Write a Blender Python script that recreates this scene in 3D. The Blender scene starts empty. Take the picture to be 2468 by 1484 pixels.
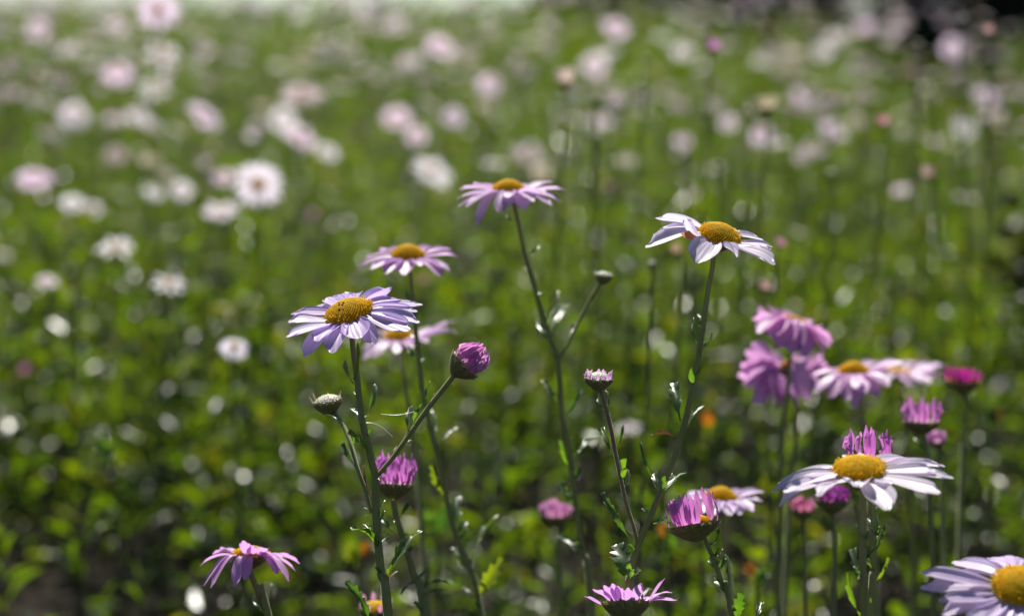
import bpy, math, random
import numpy as np
random.seed(7)
RNG = np.random.default_rng(11)
scene = bpy.context.scene
COL = scene.collection

# ------------------------------------------------------------------ camera
ZC = 0.62
PITCH = math.radians(7.08)
LENS, SENSOR = 56.0, 23.5
FOCUS = 1.07
cam_d = bpy.data.cameras.new('camera')
cam = bpy.data.objects.new('camera', cam_d)
COL.objects.link(cam)
cam.location = (0, 0, ZC)
cam.rotation_euler = (math.pi / 2 - PITCH, 0, 0)
cam_d.lens, cam_d.sensor_width = LENS, SENSOR
cam_d.clip_start, cam_d.clip_end = 0.02, 2000
cam_d.dof.use_dof = True
cam_d.dof.focus_distance = FOCUS
cam_d.dof.aperture_fstop = 4.3
scene.camera = cam

# ------------------------------------------------------------------ light
SUN_EL, SUN_AZ = math.radians(51), math.radians(8)     # behind the flowers, a little to the left
world = bpy.data.worlds.new('World')
scene.world = world
world.use_nodes = True
nt = world.node_tree
sky = nt.nodes.new('ShaderNodeTexSky')
sky.sky_type = 'NISHITA'
sky.sun_disc = False
sky.sun_elevation = SUN_EL
sky.sun_rotation = -SUN_AZ
sky.dust_density = 0.0
sky.ozone_density = 4.0
sky.altitude = 2500
bg = nt.nodes['Background']
bg.inputs['Strength'].default_value = 0.05
nt.links.new(sky.outputs[0], bg.inputs['Color'])
sd = bpy.data.lights.new('sun', 'SUN')
sd.energy = 5.0
sd.angle = math.radians(0.5)
sd.color = (1.0, 0.95, 0.86)
sun = bpy.data.objects.new('sun', sd)
COL.objects.link(sun)
sun.rotation_euler = (math.radians(90) - SUN_EL, 0, math.radians(180) + SUN_AZ)
sun.location = (-1, 4, 5)
scene.view_settings.view_transform = 'Standard'
scene.view_settings.look = 'None'
scene.view_settings.exposure = 0.92
scene.cycles.sample_clamp_indirect = 4.0
scene.cycles.max_bounces = 8
scene.cycles.transparent_max_bounces = 4

# ------------------------------------------------------------------ maths
CAM = np.array([0, 0, ZC])
FWD = np.array([0, math.cos(PITCH), -math.sin(PITCH)])
UP = np.array([0, math.sin(PITCH), math.cos(PITCH)])
RIGHT = np.array([1.0, 0, 0])
PX = SENSOR / LENS / 2468.0                 # radians per pixel of a 2468 px wide frame

def ray(u, v):
    return FWD + RIGHT * ((u - 1234) * PX) - UP * ((v - 742) * PX)
def P(u, v, d):
    return CAM + ray(u, v) * d
def N_(a):
    a = np.asarray(a, float)
    l = np.linalg.norm(a)
    return a / l if l > 1e-12 else a
def camdir(r, u, c):                        # right, up, towards the camera
    return N_(RIGHT * r + UP * u - FWD * c)
def rot(v, ax, a):
    ax = N_(ax)
    return v * math.cos(a) + np.cross(ax, v) * math.sin(a) + ax * np.dot(ax, v) * (1 - math.cos(a))
def ss(a, b, x):
    t = np.clip((x - a) / (b - a), 0, 1)
    return t * t * (3 - 2 * t)
def ground_z(x, y):
    x = np.asarray(x, float); y = np.asarray(y, float)
    g = 0.338 * ss(2.3, 11.3, y) - 0.10 * ss(-0.1, 1.6, x) * ss(3.0, 9.0, y)
    g = g - 0.9 * ss(11.5, 40, y)
    return g + 0.008 * np.sin(x * 3.1 + 1) * np.sin(y * 2.3)

# ------------------------------------------------------------------ mesh helper
class MB:
    def __init__(s):
        s.v, s.f, s.m, s.a, s.uv = [], [], [], [], []
        s.n = 0
    def add(s, verts, faces, mat=0, attr=None, uv=None):
        verts = np.asarray(verts, float)
        s.v.append(verts)
        for f in faces:
            s.f.append([i + s.n for i in f]); s.m.append(mat)
        s.a.append(np.zeros(len(verts)) if attr is None else np.asarray(attr, float))
        s.uv.append(np.zeros((len(verts), 2)) if uv is None else np.asarray(uv, float))
        s.n += len(verts)
    def grid(s, G, mat=0, attr=None, uv=None):
        G = np.asarray(G, float)
        r, c = G.shape[:2]
        faces = [(i * c + j, i * c + j + 1, (i + 1) * c + j + 1, (i + 1) * c + j) for i in range(r - 1) for j in range(c - 1)]
        s.add(G.reshape(-1, 3), faces, mat, None if attr is None else np.asarray(attr).reshape(-1), None if uv is None else np.asarray(uv).reshape(-1, 2))
    def mesh(s, name, mats, origin=(0, 0, 0), smooth=True):
        me = bpy.data.meshes.new(name)
        V = np.concatenate(s.v) - np.asarray(origin, float)
        me.from_pydata(V.tolist(), [], s.f)
        for m in mats: me.materials.append(m)
        me.polygons.foreach_set('material_index', s.m)
        me.polygons.foreach_set('use_smooth', [smooth] * len(s.f))
        at = me.attributes.new('edge', 'FLOAT', 'POINT')
        at.data.foreach_set('value', np.concatenate(s.a))
        uvl = me.uv_layers.new(name='uv')
        UVs = np.concatenate(s.uv)
        idx = np.empty(len(me.loops), int); me.loops.foreach_get('vertex_index', idx)
        uvl.data.foreach_set('uv', UVs[idx].reshape(-1))
        me.update()
        return me

def tag(o, label=None, cat=None, group=None, kind=None):
    if label: o['label'] = label
    if cat: o['category'] = cat
    if group: o['group'] = group
    if kind: o['kind'] = kind
    return o
def link(name, me, parent=None, color=None):
    o = bpy.data.objects.new(name, me)
    COL.objects.link(o)
    if parent is not None: o.parent = parent
    if color is not None: o.color = (*color, 1)
    return o
def empty(name, loc, label, cat, group=None):
    e = bpy.data.objects.new(name, None)
    e.empty_display_size = 0.02
    COL.objects.link(e)
    e.location = tuple(loc)
    return tag(e, label, cat, group)

# ------------------------------------------------------------------ materials
def mat(name):
    m = bpy.data.materials.new(name); m.use_nodes = True
    t = m.node_tree
    for n in list(t.nodes): t.nodes.remove(n)
    out = t.nodes.new('ShaderNodeOutputMaterial')
    return m, t, out
def nd(t, typ, **kw):
    n = t.nodes.new(typ)
    for k, v in kw.items(): setattr(n, k, v)
    return n
def ramp(t, fac, stops):
    r = nd(t, 'ShaderNodeValToRGB')
    e = r.color_ramp.elements
    while len(e) < len(stops): e.new(0.5)
    for i, (p, c) in enumerate(stops):
        e[i].position = p; e[i].color = (*c, 1)
    if fac is not None: t.links.new(fac, r.inputs['Fac'])
    return r
def mul(t, a, b):
    n = nd(t, 'ShaderNodeMix', data_type='RGBA', blend_type='MULTIPLY')
    n.inputs['Factor'].default_value = 1
    if isinstance(a, tuple): n.inputs[6].default_value = (*a, 1)
    else: t.links.new(a, n.inputs[6])
    if isinstance(b, tuple): n.inputs[7].default_value = (*b, 1)
    else: t.links.new(b, n.inputs[7])
    return n.outputs[2]
def two_sided(t, out, base, trans, rough, fac, spec=0.5, bump=None, sheen=0.0):
    p = nd(t, 'ShaderNodeBsdfPrincipled')
    t.links.new(base, p.inputs['Base Color'])
    p.inputs['Roughness'].default_value = rough
    p.inputs['Specular IOR Level'].default_value = spec
    if sheen:
        p.inputs['Sheen Weight'].default_value = sheen
        p.inputs['Sheen Roughness'].default_value = 0.35
    tr = nd(t, 'ShaderNodeBsdfTranslucent')
    t.links.new(trans, tr.inputs['Color'])
    if bump is not None:
        t.links.new(bump, p.inputs['Normal']); t.links.new(bump, tr.inputs['Normal'])
    mx = nd(t, 'ShaderNodeMixShader'); mx.inputs[0].default_value = fac
    t.links.new(p.outputs[0], mx.inputs[1]); t.links.new(tr.outputs[0], mx.inputs[2])
    t.links.new(mx.outputs[0], out.inputs['Surface'])
    return p

def petal_material():
    m, t, out = mat('petal')
    oi = nd(t, 'ShaderNodeObjectInfo')
    uv = nd(t, 'ShaderNodeUVMap', uv_map='uv')
    wv = nd(t, 'ShaderNodeTexWave', wave_type='BANDS', bands_direction='X')
    wv.inputs['Scale'].default_value = 1.8; wv.inputs['Distortion'].default_value = 0.6; wv.inputs['Detail'].default_value = 1
    t.links.new(uv.outputs[0], wv.inputs['Vector'])
    r = ramp(t, wv.outputs['Fac'], [(0, (0.86, 0.80, 0.89)), (0.6, (1, 1, 1))])
    base = mul(t, oi.outputs['Color'], r.outputs[0])
    # the claw of every ray is paler and yellowish
    sx = nd(t, 'ShaderNodeSeparateXYZ'); t.links.new(uv.outputs[0], sx.inputs[0])
    cl = ramp(t, sx.outputs['Y'], [(0.0, (1, 1, 1)), (0.16, (0, 0, 0))])
    mx = nd(t, 'ShaderNodeMix', data_type='RGBA')
    ml = nd(t, 'ShaderNodeMath', operation='MULTIPLY'); ml.inputs[1].default_value = 0.75
    t.links.new(cl.outputs[0], ml.inputs[0])
    t.links.new(ml.outputs[0], mx.inputs['Factor'])
    t.links.new(base, mx.inputs[6]); mx.inputs[7].default_value = (0.72, 0.70, 0.50, 1)
    g = nd(t, 'ShaderNodeGamma'); g.inputs[1].default_value = 1.2
    t.links.new(mx.outputs[2], g.inputs[0])
    b = nd(t, 'ShaderNodeBump'); b.inputs['Strength'].default_value = 0.14; b.inputs['Distance'].default_value = 0.0006
    t.links.new(wv.outputs['Fac'], b.inputs['Height'])
    two_sided(t, out, mx.outputs[2], g.outputs[0], 0.42, 0.56, 0.5, b.outputs[0])
    return m
def leaf_material(name, base, trans, edge, rough=0.34, fac=0.42, island=True, spec=0.5):
    m, t, out = mat(name)
    if island:
        ge = nd(t, 'ShaderNodeNewGeometry'); rnd = ge.outputs['Random Per Island']
    else:
        oi = nd(t, 'ShaderNodeObjectInfo'); rnd = oi.outputs['Random']
    r = ramp(t, rnd, [(0, (0.62, 0.70, 0.8)), (0.45, (1, 1, 1)), (0.85, (1.25, 1.12, 0.8)), (1.0, (1.7, 1.0, 0.6))])
    tc = nd(t, 'ShaderNodeTexCoord')
    no = nd(t, 'ShaderNodeTexNoise'); no.inputs['Scale'].default_value = 160; no.inputs['Detail'].default_value = 3
    t.links.new(tc.outputs['Object'], no.inputs['Vector'])
    r2 = ramp(t, no.outputs['Fac'], [(0.3, (0.75, 0.78, 0.75)), (0.7, (1.2, 1.15, 1.1))])
    vr = mul(t, r.outputs[0], r2.outputs[0])
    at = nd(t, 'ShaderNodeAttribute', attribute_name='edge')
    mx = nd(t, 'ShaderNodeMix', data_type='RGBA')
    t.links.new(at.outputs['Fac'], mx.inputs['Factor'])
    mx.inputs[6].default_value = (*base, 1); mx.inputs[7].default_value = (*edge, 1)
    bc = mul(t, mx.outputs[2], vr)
    tcx = mul(t, trans, vr)
    b = nd(t, 'ShaderNodeBump'); b.inputs['Strength'].default_value = 0.3; b.inputs['Distance'].default_value = 0.0005
    t.links.new(no.outputs['Fac'], b.inputs['Height'])
    two_sided(t, out, bc, tcx, rough, fac, spec, b.outputs[0])
    return m
def solid_material(name, c1, c2, scale=300, rough=0.5, sheen=0.0, spec=0.4, stretch=(1, 1, 1), glow=0):
    m, t, out = mat(name)
    tc = nd(t, 'ShaderNodeTexCoord'); mp = nd(t, 'ShaderNodeMapping'); mp.inputs['Scale'].default_value = stretch
    t.links.new(tc.outputs['Object'], mp.inputs[0])
    no = nd(t, 'ShaderNodeTexNoise'); no.inputs['Scale'].default_value = scale; no.inputs['Detail'].default_value = 4
    t.links.new(mp.outputs[0], no.inputs['Vector'])
    r = ramp(t, no.outputs['Fac'], [(0.3, c1), (0.7, c2)])
    p = nd(t, 'ShaderNodeBsdfPrincipled')
    t.links.new(r.outputs[0], p.inputs['Base Color'])
    p.inputs['Roughness'].default_value = rough
    p.inputs['Specular IOR Level'].default_value = spec
    if sheen:
        p.inputs['Sheen Weight'].default_value = sheen; p.inputs['Sheen Roughness'].default_value = 0.3
        p.inputs['Sheen Tint'].default_value = (0.85, 1, 0.7, 1)
    b = nd(t, 'ShaderNodeBump'); b.inputs['Strength'].default_value = 0.4; b.inputs['Distance'].default_value = 0.0006
    t.links.new(no.outputs['Fac'], b.inputs['Height']); t.links.new(b.outputs[0], p.inputs['Normal'])
    if glow:
        tr = nd(t, 'ShaderNodeBsdfTranslucent'); t.links.new(r.outputs[0], tr.inputs['Color'])
        mx = nd(t, 'ShaderNodeMixShader'); mx.inputs[0].default_value = glow
        t.links.new(p.outputs[0], mx.inputs[1]); t.links.new(tr.outputs[0], mx.inputs[2]); t.links.new(mx.outputs[0], out.inputs['Surface'])
    else:
        t.links.new(p.outputs[0], out.inputs['Surface'])
    return m
def disc_material():
    m, t, out = mat('disc_florets')
    at = nd(t, 'ShaderNodeAttribute', attribute_name='edge')
    r = ramp(t, at.outputs['Fac'], [(0, (0.72, 0.36, 0.006)), (0.45, (0.86, 0.58, 0.010)), (1, (0.90, 0.70, 0.02))])
    ge = nd(t, 'ShaderNodeNewGeometry')
    r2 = ramp(t, ge.outputs['Random Per Island'], [(0, (0.9, 0.87, 0.85)), (1, (1.1, 1.1, 1.0))])
    c = mul(t, r.outputs[0], r2.outputs[0])
    p = two_sided(t, out, c, c, 0.6, 0.35, 0.15)
    return m
M_PETAL = petal_material()
M_DISC = disc_material()
M_LEAF = leaf_material('leaf', (0.035, 0.075, 0.024), (0.17, 0.36, 0.015), (0.20, 0.27, 0.14), island=False)  # paler margin colour paints in the backlight caught by its hairs
M_LEAFS = leaf_material('undergrowth_leaf', (0.028, 0.050, 0.011), (0.172, 0.29, 0.004), (0.04, 0.075, 0.025), rough=0.34, spec=0.42)
M_LEAFD = leaf_material('dark_leaf', (0.022, 0.034, 0.024), (0.03, 0.05, 0.012), (0.014, 0.022, 0.012), rough=0.5, fac=0.15, spec=0.25)  # colour kept dark to give the bushes their unlit, backlit side
M_LEAFGAP = leaf_material('shade_gap_leaf', (0.022, 0.028, 0.009), (0.05, 0.065, 0.008), (0.025, 0.03, 0.01), rough=0.5, fac=0.3, spec=0.2)  # dark olive colour stands in for shade in a canopy gap
M_ORANGE = leaf_material('orange_leaf', (0.26, 0.12, 0.014), (0.46, 0.20, 0.012), (0.30, 0.15, 0.02), island=False)
M_BROWN = leaf_material('withered_leaf', (0.10, 0.055, 0.03), (0.18, 0.08, 0.03), (0.25, 0.18, 0.09), island=False, rough=0.6, fac=0.3)
M_STEM = solid_material('stem', (0.22, 0.24, 0.07), (0.31, 0.30, 0.11), 420, 0.5, 0.5, stretch=(1, 1, 0.12), glow=.3)
M_STEMR = solid_material('reddish_stem', (0.22, 0.10, 0.055), (0.26, 0.18, 0.08), 420, 0.5, 0.45, stretch=(1, 1, 0.12))
M_STEMS = solid_material('undergrowth_stem', (0.035, 0.05, 0.018), (0.08, 0.07, 0.035), 100, 0.55)
M_CUP = solid_material('bracts', (0.15, 0.16, 0.045), (0.28, 0.25, 0.09), 500, 0.45, 0.35, glow=.25)
M_CUPB = solid_material('pale_bracts', (0.15, 0.16, 0.05), (0.24, 0.23, 0.09), 500, 0.5, 0.3)
M_CUPTIP = solid_material('bract_edges', (0.24, 0.20, 0.09), (0.36, 0.30, 0.15), 700, 0.4, 0.2)
M_FLUFF = solid_material('spent_receptacle', (0.55, 0.55, 0.42), (0.78, 0.76, 0.64), 900, 0.5, 0.3)
M_SILK = solid_material('silk', (0.7, 0.7, 0.7), (0.8, 0.8, 0.8), 300, 0.25)
M_WILT = solid_material('withered_florets', (0.09, 0.035, 0.012), (0.16, 0.07, 0.02), 900, 0.6)
M_BARK = solid_material('bark', (0.05, 0.035, 0.025), (0.10, 0.08, 0.06), 40, 0.8)

# ------------------------------------------------------------------ plant pieces (all in world coordinates)
def catmull(pts, k=6):
    pts = [np.asarray(p, float) for p in pts]
    if len(pts) == 2: return [pts[0] + (pts[1] - pts[0]) * i / k for i in range(k + 1)]
    Q = [2 * pts[0] - pts[1]] + pts + [2 * pts[-1] - pts[-2]]
    out = []
    for i in range(1, len(Q) - 2):
        a, b, c, d = Q[i - 1:i + 3]
        for j in range(k):
            t = j / k
            out.append(0.5 * (2 * b + (c - a) * t + (2 * a - 5 * b + 4 * c - d) * t * t + (3 * b - a - 3 * c + d) * t ** 3))
    out.append(pts[-1])
    return out
def tube(mb, path, r0, r1, sides=9, mat=0, ridge=0.12, swell=None):
    path = [np.asarray(p, float) for p in path]
    n = len(path)
    G = []
    ref = np.array([0.3, -1, 0.2])
    for i, p in enumerate(path):
        tg = N_(path[min(i + 1, n - 1)] - path[max(i - 1, 0)])
        a = N_(ref - tg * np.dot(ref, tg)); b = np.cross(tg, a); ref = a
        f = i / (n - 1); r = r0 + (r1 - r0) * f
        if swell and i > n - 4: r *= 1 + swell * (i - n + 4) / 3
        row = []
        for k in range(sides + 1):
            an = 2 * math.pi * k / sides
            rr = r * (1 + (ridge if k % 2 == 0 else -ridge))
            row.append(p + rr * (math.cos(an) * a + math.sin(an) * b))
        row[-1] = row[0]
        G.append(row)
    mb.grid(G, mat)

WP_T = [0, .12, .3, .5, .68, .82, .92, .97, 1]
WP_W = [.36, .52, .78, .95, 1, .97, .86, .70, .46]
def petal(mb, B, T, n, radial, width, rise=.12, curl=.1, twist=0., cup=.12, nt=12, ns=7, wob=0.0, mat=0):
    B = np.asarray(B, float); T = np.asarray(T, float)
    ch = T - B; L = np.linalg.norm(ch); cd = ch / L
    C1 = B + (radial * .85 + n * rise) * L * .36
    C2 = T - N_(cd * .75 + radial * .1 - n * curl) * L * .34
    side = N_(np.cross(n, radial))
    if twist: side = rot(side, cd, twist)
    G, UVs = [], []
    ph = random.random() * 6
    for i in range(nt + 1):
        t0 = (i / nt) ** .85
        row, ur = [], []
        for j in range(ns):
            s = -1 + 2 * j / (ns - 1)
            t = t0 * (1 - .085 * s * s * s * s - .045 * s * s - .012 * math.cos(s * 9 + ph) * t0)
            c = (1 - t) ** 3 * B + 3 * (1 - t) ** 2 * t * C1 + 3 * (1 - t) * t * t * C2 + t ** 3 * T
            tg = N_(3 * (1 - t) ** 2 * (C1 - B) + 6 * (1 - t) * t * (C2 - C1) + 3 * t * t * (T - C2))
            sd_ = N_(side - tg * np.dot(side, tg)); nn = np.cross(tg, sd_)
            if np.dot(nn, n) < 0 and abs(np.dot(nn, n)) > .2 and not twist: nn = -nn
            w = np.interp(t0, WP_T, WP_W) * width * .5
            z = w * (cup * (s * s) * 1.6 + .10 * math.cos(s * math.pi * 2) * (1 - .4 * t)) + wob * width * math.sin(t * 7 + ph + s)
            row.append(c + sd_ * w * s + nn * z)
            ur.append((s * .5 + .5, t))
        G.append(row); UVs.append(ur)
    mb.grid(G, mat, None, UVs)

def disc(mb, C, n, R, H, N=190, brown=False):
    a = N_(np.cross(n, RIGHT if abs(np.dot(n, RIGHT)) < .9 else UP)); b = np.cross(n, a)
    def dome(r):
        q = min(r / R, 1)
        return H * (1 - q ** 2.4) ** .75
    G, A = [], []
    for i in range(9):
        r = R * math.sin(i / 8 * math.pi / 2)
        row = []
        for k in range(25):
            an = 2 * math.pi * k / 24
            row.append(C + n * dome(r) + (a * math.cos(an) + b * math.sin(an)) * max(r, R * .004))
        G.append(row); A.append([.15] * 25)
    mb.grid(G, 0, A)
    for k in range(1, N):
        q = math.sqrt(k / N); r = R * q * .99; an = k * 2.39996
        e = a * math.cos(an) + b * math.sin(an)
        p = C + n * dome(r) + e * r
        dr = (dome(min(r + R * .02, R)) - dome(max(r - R * .02, 0))) / (R * .04)
        nn = N_(n - e * np.clip(dr, -3, 3))
        if q > .72: nn = N_(nn + e * .25 + n * .35)
        s = R * (.82 / math.sqrt(N)) * (.9 + .25 * random.random()); h = R * ((.03 if q < .6 else .03 + .28 * (q - .6)) + .025 * random.random())
        if q > .86 and random.random() < .3: h *= 1.7
        x = N_(np.cross(nn, e)); y = np.cross(nn, x)
        vs, at = [], []
        for (sc, hh, av) in ((1, -.3, 0), (1.05, .65, .6), (.55, 1.0, 1.0)):
            for m in range(5):
                am = 2 * math.pi * m / 5
                vs.append(p + nn * h * hh + (x * math.cos(am) + y * math.sin(am)) * s * sc); at.append(av * (.65 + .35 * random.random()))
        fs = [(i * 5 + m, i * 5 + (m + 1) % 5, (i + 1) * 5 + (m + 1) % 5, (i + 1) * 5 + m) for i in range(2) for m in range(5)]
        fs.append(tuple(range(10, 15)))
        mb.add(vs, fs, 0, at)

def cup(mb, C, n, R, h, stem_r, bracts=15, rows=3, tip=1):
    """green bowl of bracts under the rays; material 0 bowl, 1 pale bract edges"""
    a = N_(np.cross(n, RIGHT if abs(np.dot(n, RIGHT)) < .9 else UP)); b = np.cross(n, a)
    def prof(t):                                   # 0 at the stem .. 1 at the rim
        return stem_r + (R - stem_r) * math.sin(t * math.pi / 2) ** .8, -h * (1 - t) ** 1.25
    G = []
    for i in range(8):
        r, z = prof(i / 7)
        G.append([C + n * z + (a * math.cos(2 * math.pi * k / 24) + b * math.sin(2 * math.pi * k / 24)) * r for k in range(25)])
    G.append([C + n * (-h * .12) + (a * math.cos(2 * math.pi * k / 24) + b * math.sin(2 * math.pi * k / 24)) * R * .3 for k in range(25)])
    mb.grid(G, 0)
    for rw in range(rows):
        t0 = .06 + .17 * rw; t1 = min(t0 + .72, 1.1)
        for k in range(bracts):
            an = 2 * math.pi * (k + .5 * (rw % 2)) / bracts + random.uniform(-.06, .06)
            e = a * math.cos(an) + b * math.sin(an); s = N_(np.cross(n, e))
            rows_ = []
            for i in range(5):
                f = i / 4; t = t0 + (t1 - t0) * f
                r, z = prof(min(t, 1))
                z += h * .2 * max(t - 1, 0) * 3
                r *= 1.03 + .02 * rw + .05 * f * f * (1 + random.random())
                w = R * .15 * (1 - f ** 2.4) * (.6 + .8 * f) + R * .012
                rows_.append([C + n * z + e * (r - w * .25) - s * w, C + n * z + e * r * 1.012, C + n * z + e * (r - w * .25) + s * w])
            mb.grid(rows_[:4], 0)
            mb.grid(rows_[3:], tip)

def leaf(mb, B, T, width, facing, lobes=4, fold=.35, arch=.12, mat=0, petiole=.22):
    """lobed leaf from B to T; 'facing' is roughly the direction of its upper side"""
    B = np.asarray(B, float); T = np.asarray(T, float)
    ch = T - B; L = np.linalg.norm(ch); cd = ch / L
    nn = N_(facing - cd * np.dot(facing, cd)); sd_ = np.cross(cd, nn)
    rows = [(0, .10, 0), (petiole * .5, .12, 0), (petiole, .2, 0)]
    if lobes:
        for k in range(lobes):
            t = petiole + (.97 - petiole) * (k + .15) / lobes
            env = math.sin(math.pi * (.18 + .72 * (k + .5) / lobes)) ** .8
            st = (1 - petiole) / lobes
            rows.append((t, env * .58, 0))
            rows.append((t + st * .45, env * 1.0, st * .42))
            rows.append((t + st * .62, env * .9, st * .30))
    else:
        for k in range(1, 7):
            f = k / 7
            rows.append((petiole + (1 - petiole) * f, math.sin(math.pi * (.12 + .86 * f)) ** .7, 0))
    rows.append((1.0, .03, 0))
    G, A = [], []
    for (t, w, fw) in rows:
        row = []
        for s in (-1, -.82, -.4, 0, .4, .82, 1):
            tt = min(t + fw * abs(s) ** 2, 1.02)
            ww = w * width * .5
            z = fold * abs(s) * ww + arch * L * math.sin(math.pi * min(tt, 1)) - .03 * L * math.sin(tt * 11 + s * 2) * abs(s)
            row.append(B + ch * tt + sd_ * ww * s + nn * z)
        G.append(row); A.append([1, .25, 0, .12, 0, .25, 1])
    mb.grid(G, mat, A)

# ------------------------------------------------------------------ builders of foreground plants
def jit(c, k=.05):
    f = 1 + random.uniform(-k, k)
    return tuple(max(0, min(.95, x * f + random.uniform(-k, k) * .3)) for x in c)
STUBS = []
class Plant:
    def __init__(s, name, label, cat, stem, d, rad=.00135, base_shift=(0, 0), matstem=None, group=None, sub_r=1.3):
        """stem: pixel points from the head down, last one continued to the ground"""
        s.d = d
        if d < 1.27 and len(stem) > 4: STUBS.append((s, stem, 9))
        pts = [P(q[0], q[1], q[2] if len(q) > 2 else d) for q in stem]
        last, prev = pts[-1], pts[-2]
        dirn = last - prev
        hz = last[2] - float(ground_z(last[0], last[1]))
        run = dirn[:2] / max(-dirn[2], 1e-4) * hz * .45
        g = np.array([last[0] + run[0] + base_shift[0], last[1] + run[1] + base_shift[1], 0])
        g[2] = float(ground_z(g[0], g[1])) - .004
        mid = last * .5 + g * .5 + np.array([run[0] * .15, run[1] * .15, 0])
        s.base = g
        s.root = empty(name, g, label, cat, group)
        s.pts = pts
        mb = MB()
        path = catmull(pts + [mid, g], 6)
        tube(mb, path, rad * .85, rad * sub_r)
        # the little axillary buds and stubs along the stem
        s.stem = link('stem', mb.mesh('stem', [matstem or M_STEM], s.base), s.root)
        s.rad = rad
    def part(s, name, mb, mats, parent=None, color=None, label=None):
        o = link(name, mb.mesh(name, mats, s.base), parent or s.root, color)
        if label: o['label'] = label
        return o
    def branch(s, pts, rad, m=None, label=None):
        mb = MB(); tube(mb, catmull([P(q[0], q[1], q[2] if len(q) > 2 else s.d) for q in pts], 6), rad * .85, rad * 1.1)
        return s.part('branch', mb, [m or M_STEM], label=label)
    def leaf(s, b, t, w, face=(0, .5, .8), lobes=4, dz=0., fold=.4, arch=.1, m=None, label=None, parent=None, pet=.2):
        """b, t pixels; w in pixels; dz depth of the tip behind the base in metres"""
        d0 = b[2] if len(b) > 2 else s.d
        mb = MB()
        leaf(mb, P(b[0], b[1], d0), P(t[0], t[1], d0 + dz), w * PX * d0, camdir(*face), lobes, fold, arch, petiole=pet)
        return s.part('leaf', mb, [m or M_LEAF], label=label)
    def head(s, uv, n, R, tips, col, Rp, width, dome=.55, rise=.12, curl=.1, d=None, cuph=.8, name='flower_head', label=None, florets=380, backs=0, cupk=.82, inner=None):
        """R disc radius (m), Rp radius to the petal tips; tips: (u, v, side, width factor, kw)"""
        d = d or s.d
        C = P(uv[0], uv[1], d); n = camdir(*n)
        mb = MB(); cup(mb, C - n * R * .02, n, R * cupk, R * cuph, s.rad * 1.05)
        h = s.part(name, mb, [M_CUP, M_CUPTIP], label=label)
        if dome > 0:
            mb = MB(); disc(mb, C, n, R * (.62 if rise > .8 else 1), R * dome, florets)
            s.part('disc', mb, [M_DISC], h)
        for tp in tips:
            u, v, side = tp[:3]
            wf = tp[3] if len(tp) > 3 else 1
            kw = dict(tp[4]) if len(tp) > 4 else {}
            rp = Rp * kw.pop('len', 1)
            r_ = ray(u, v)
            k0 = np.dot(C - CAM, r_) / np.dot(r_, r_)
            near = CAM + r_ * k0
            gap = np.linalg.norm(near - C)
            off = math.sqrt(max(rp * rp - gap * gap, 0)) / np.linalg.norm(r_)
            T = CAM + r_ * (k0 - side * off)
            pr = (T - C) - n * np.dot(T - C, n)
            if 'az' in kw:
                az = kw.pop('az'); pr = camdir(math.sin(az), 0, math.cos(az)); pr = pr - n * np.dot(pr, n)
            rad = N_(pr)
            B = C + rad * R * kw.pop('root', .86) - n * R * (.05 if rise < .8 else .22)
            mb = MB()
            pkw = dict(rise=rise + random.uniform(-.05, .05), curl=curl + random.uniform(-.06, .06), cup=random.uniform(.05, .22), wob=.02)
            pkw.update(kw)
            c = pkw.pop('col', col)
            petal(mb, B, T, n, rad, width * wf * 1.28, **pkw)
            s.part('petal', mb, [M_PETAL], h, jit(c))
        return h
    def rays(s, h, C, n, R, count, L, spread, col, width, curl=0, jitter=.15, az0=0, az1=2 * math.pi):
        """erect rays round the rim of a bud"""
        a = N_(np.cross(n, RIGHT if abs(np.dot(n, RIGHT)) < .9 else UP)); b = np.cross(n, a)
        for k in range(count):
            an = az0 + (az1 - az0) * (k + random.uniform(-.3, .3)) / count
            rad = a * math.cos(an) + b * math.sin(an)
            sp = spread + random.uniform(-jitter, jitter)
            l = L * random.uniform(.8, 1.15)
            B = C + rad * R * random.uniform(.7, .95) - n * R * .15
            T = B + (n * math.cos(sp) + rad * math.sin(sp)) * l
            mb = MB(); petal(mb, B, T, n, rad, width * random.uniform(.8, 1.15), rise=1.1, curl=-curl, cup=.5, nt=8, ns=5)
            s.part('petal', mb, [M_PETAL], h, jit(col, .12))
    def bud(s, uv, n, R, col, count=18, L=.008, spread=.1, width=.002, curl=0, d=None, cuph=1.1, top=None, label=None, inner=0, bracts=14, jitter=.15):
        d = d or s.d
        C = P(uv[0], uv[1], d); n = camdir(*n)
        mb = MB(); cup(mb, C, n, R, R * cuph, s.rad * .9, bracts=bracts)
        h = s.part('bud', mb, [M_CUP, M_CUPTIP], label=label)
        if top is not None:
            mb = MB(); disc(mb, C - n * R * .15, n, R * .86, R * .5, 90)
            s.part('disc', mb, [top], h)
        if count: s.rays(h, C, n, R, count, L, spread, col, width, curl, jitter)
        if inner: s.rays(h, C, n, R * .6, inner, L * .9, spread * .3, col, width, curl, jitter)
        return h

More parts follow.
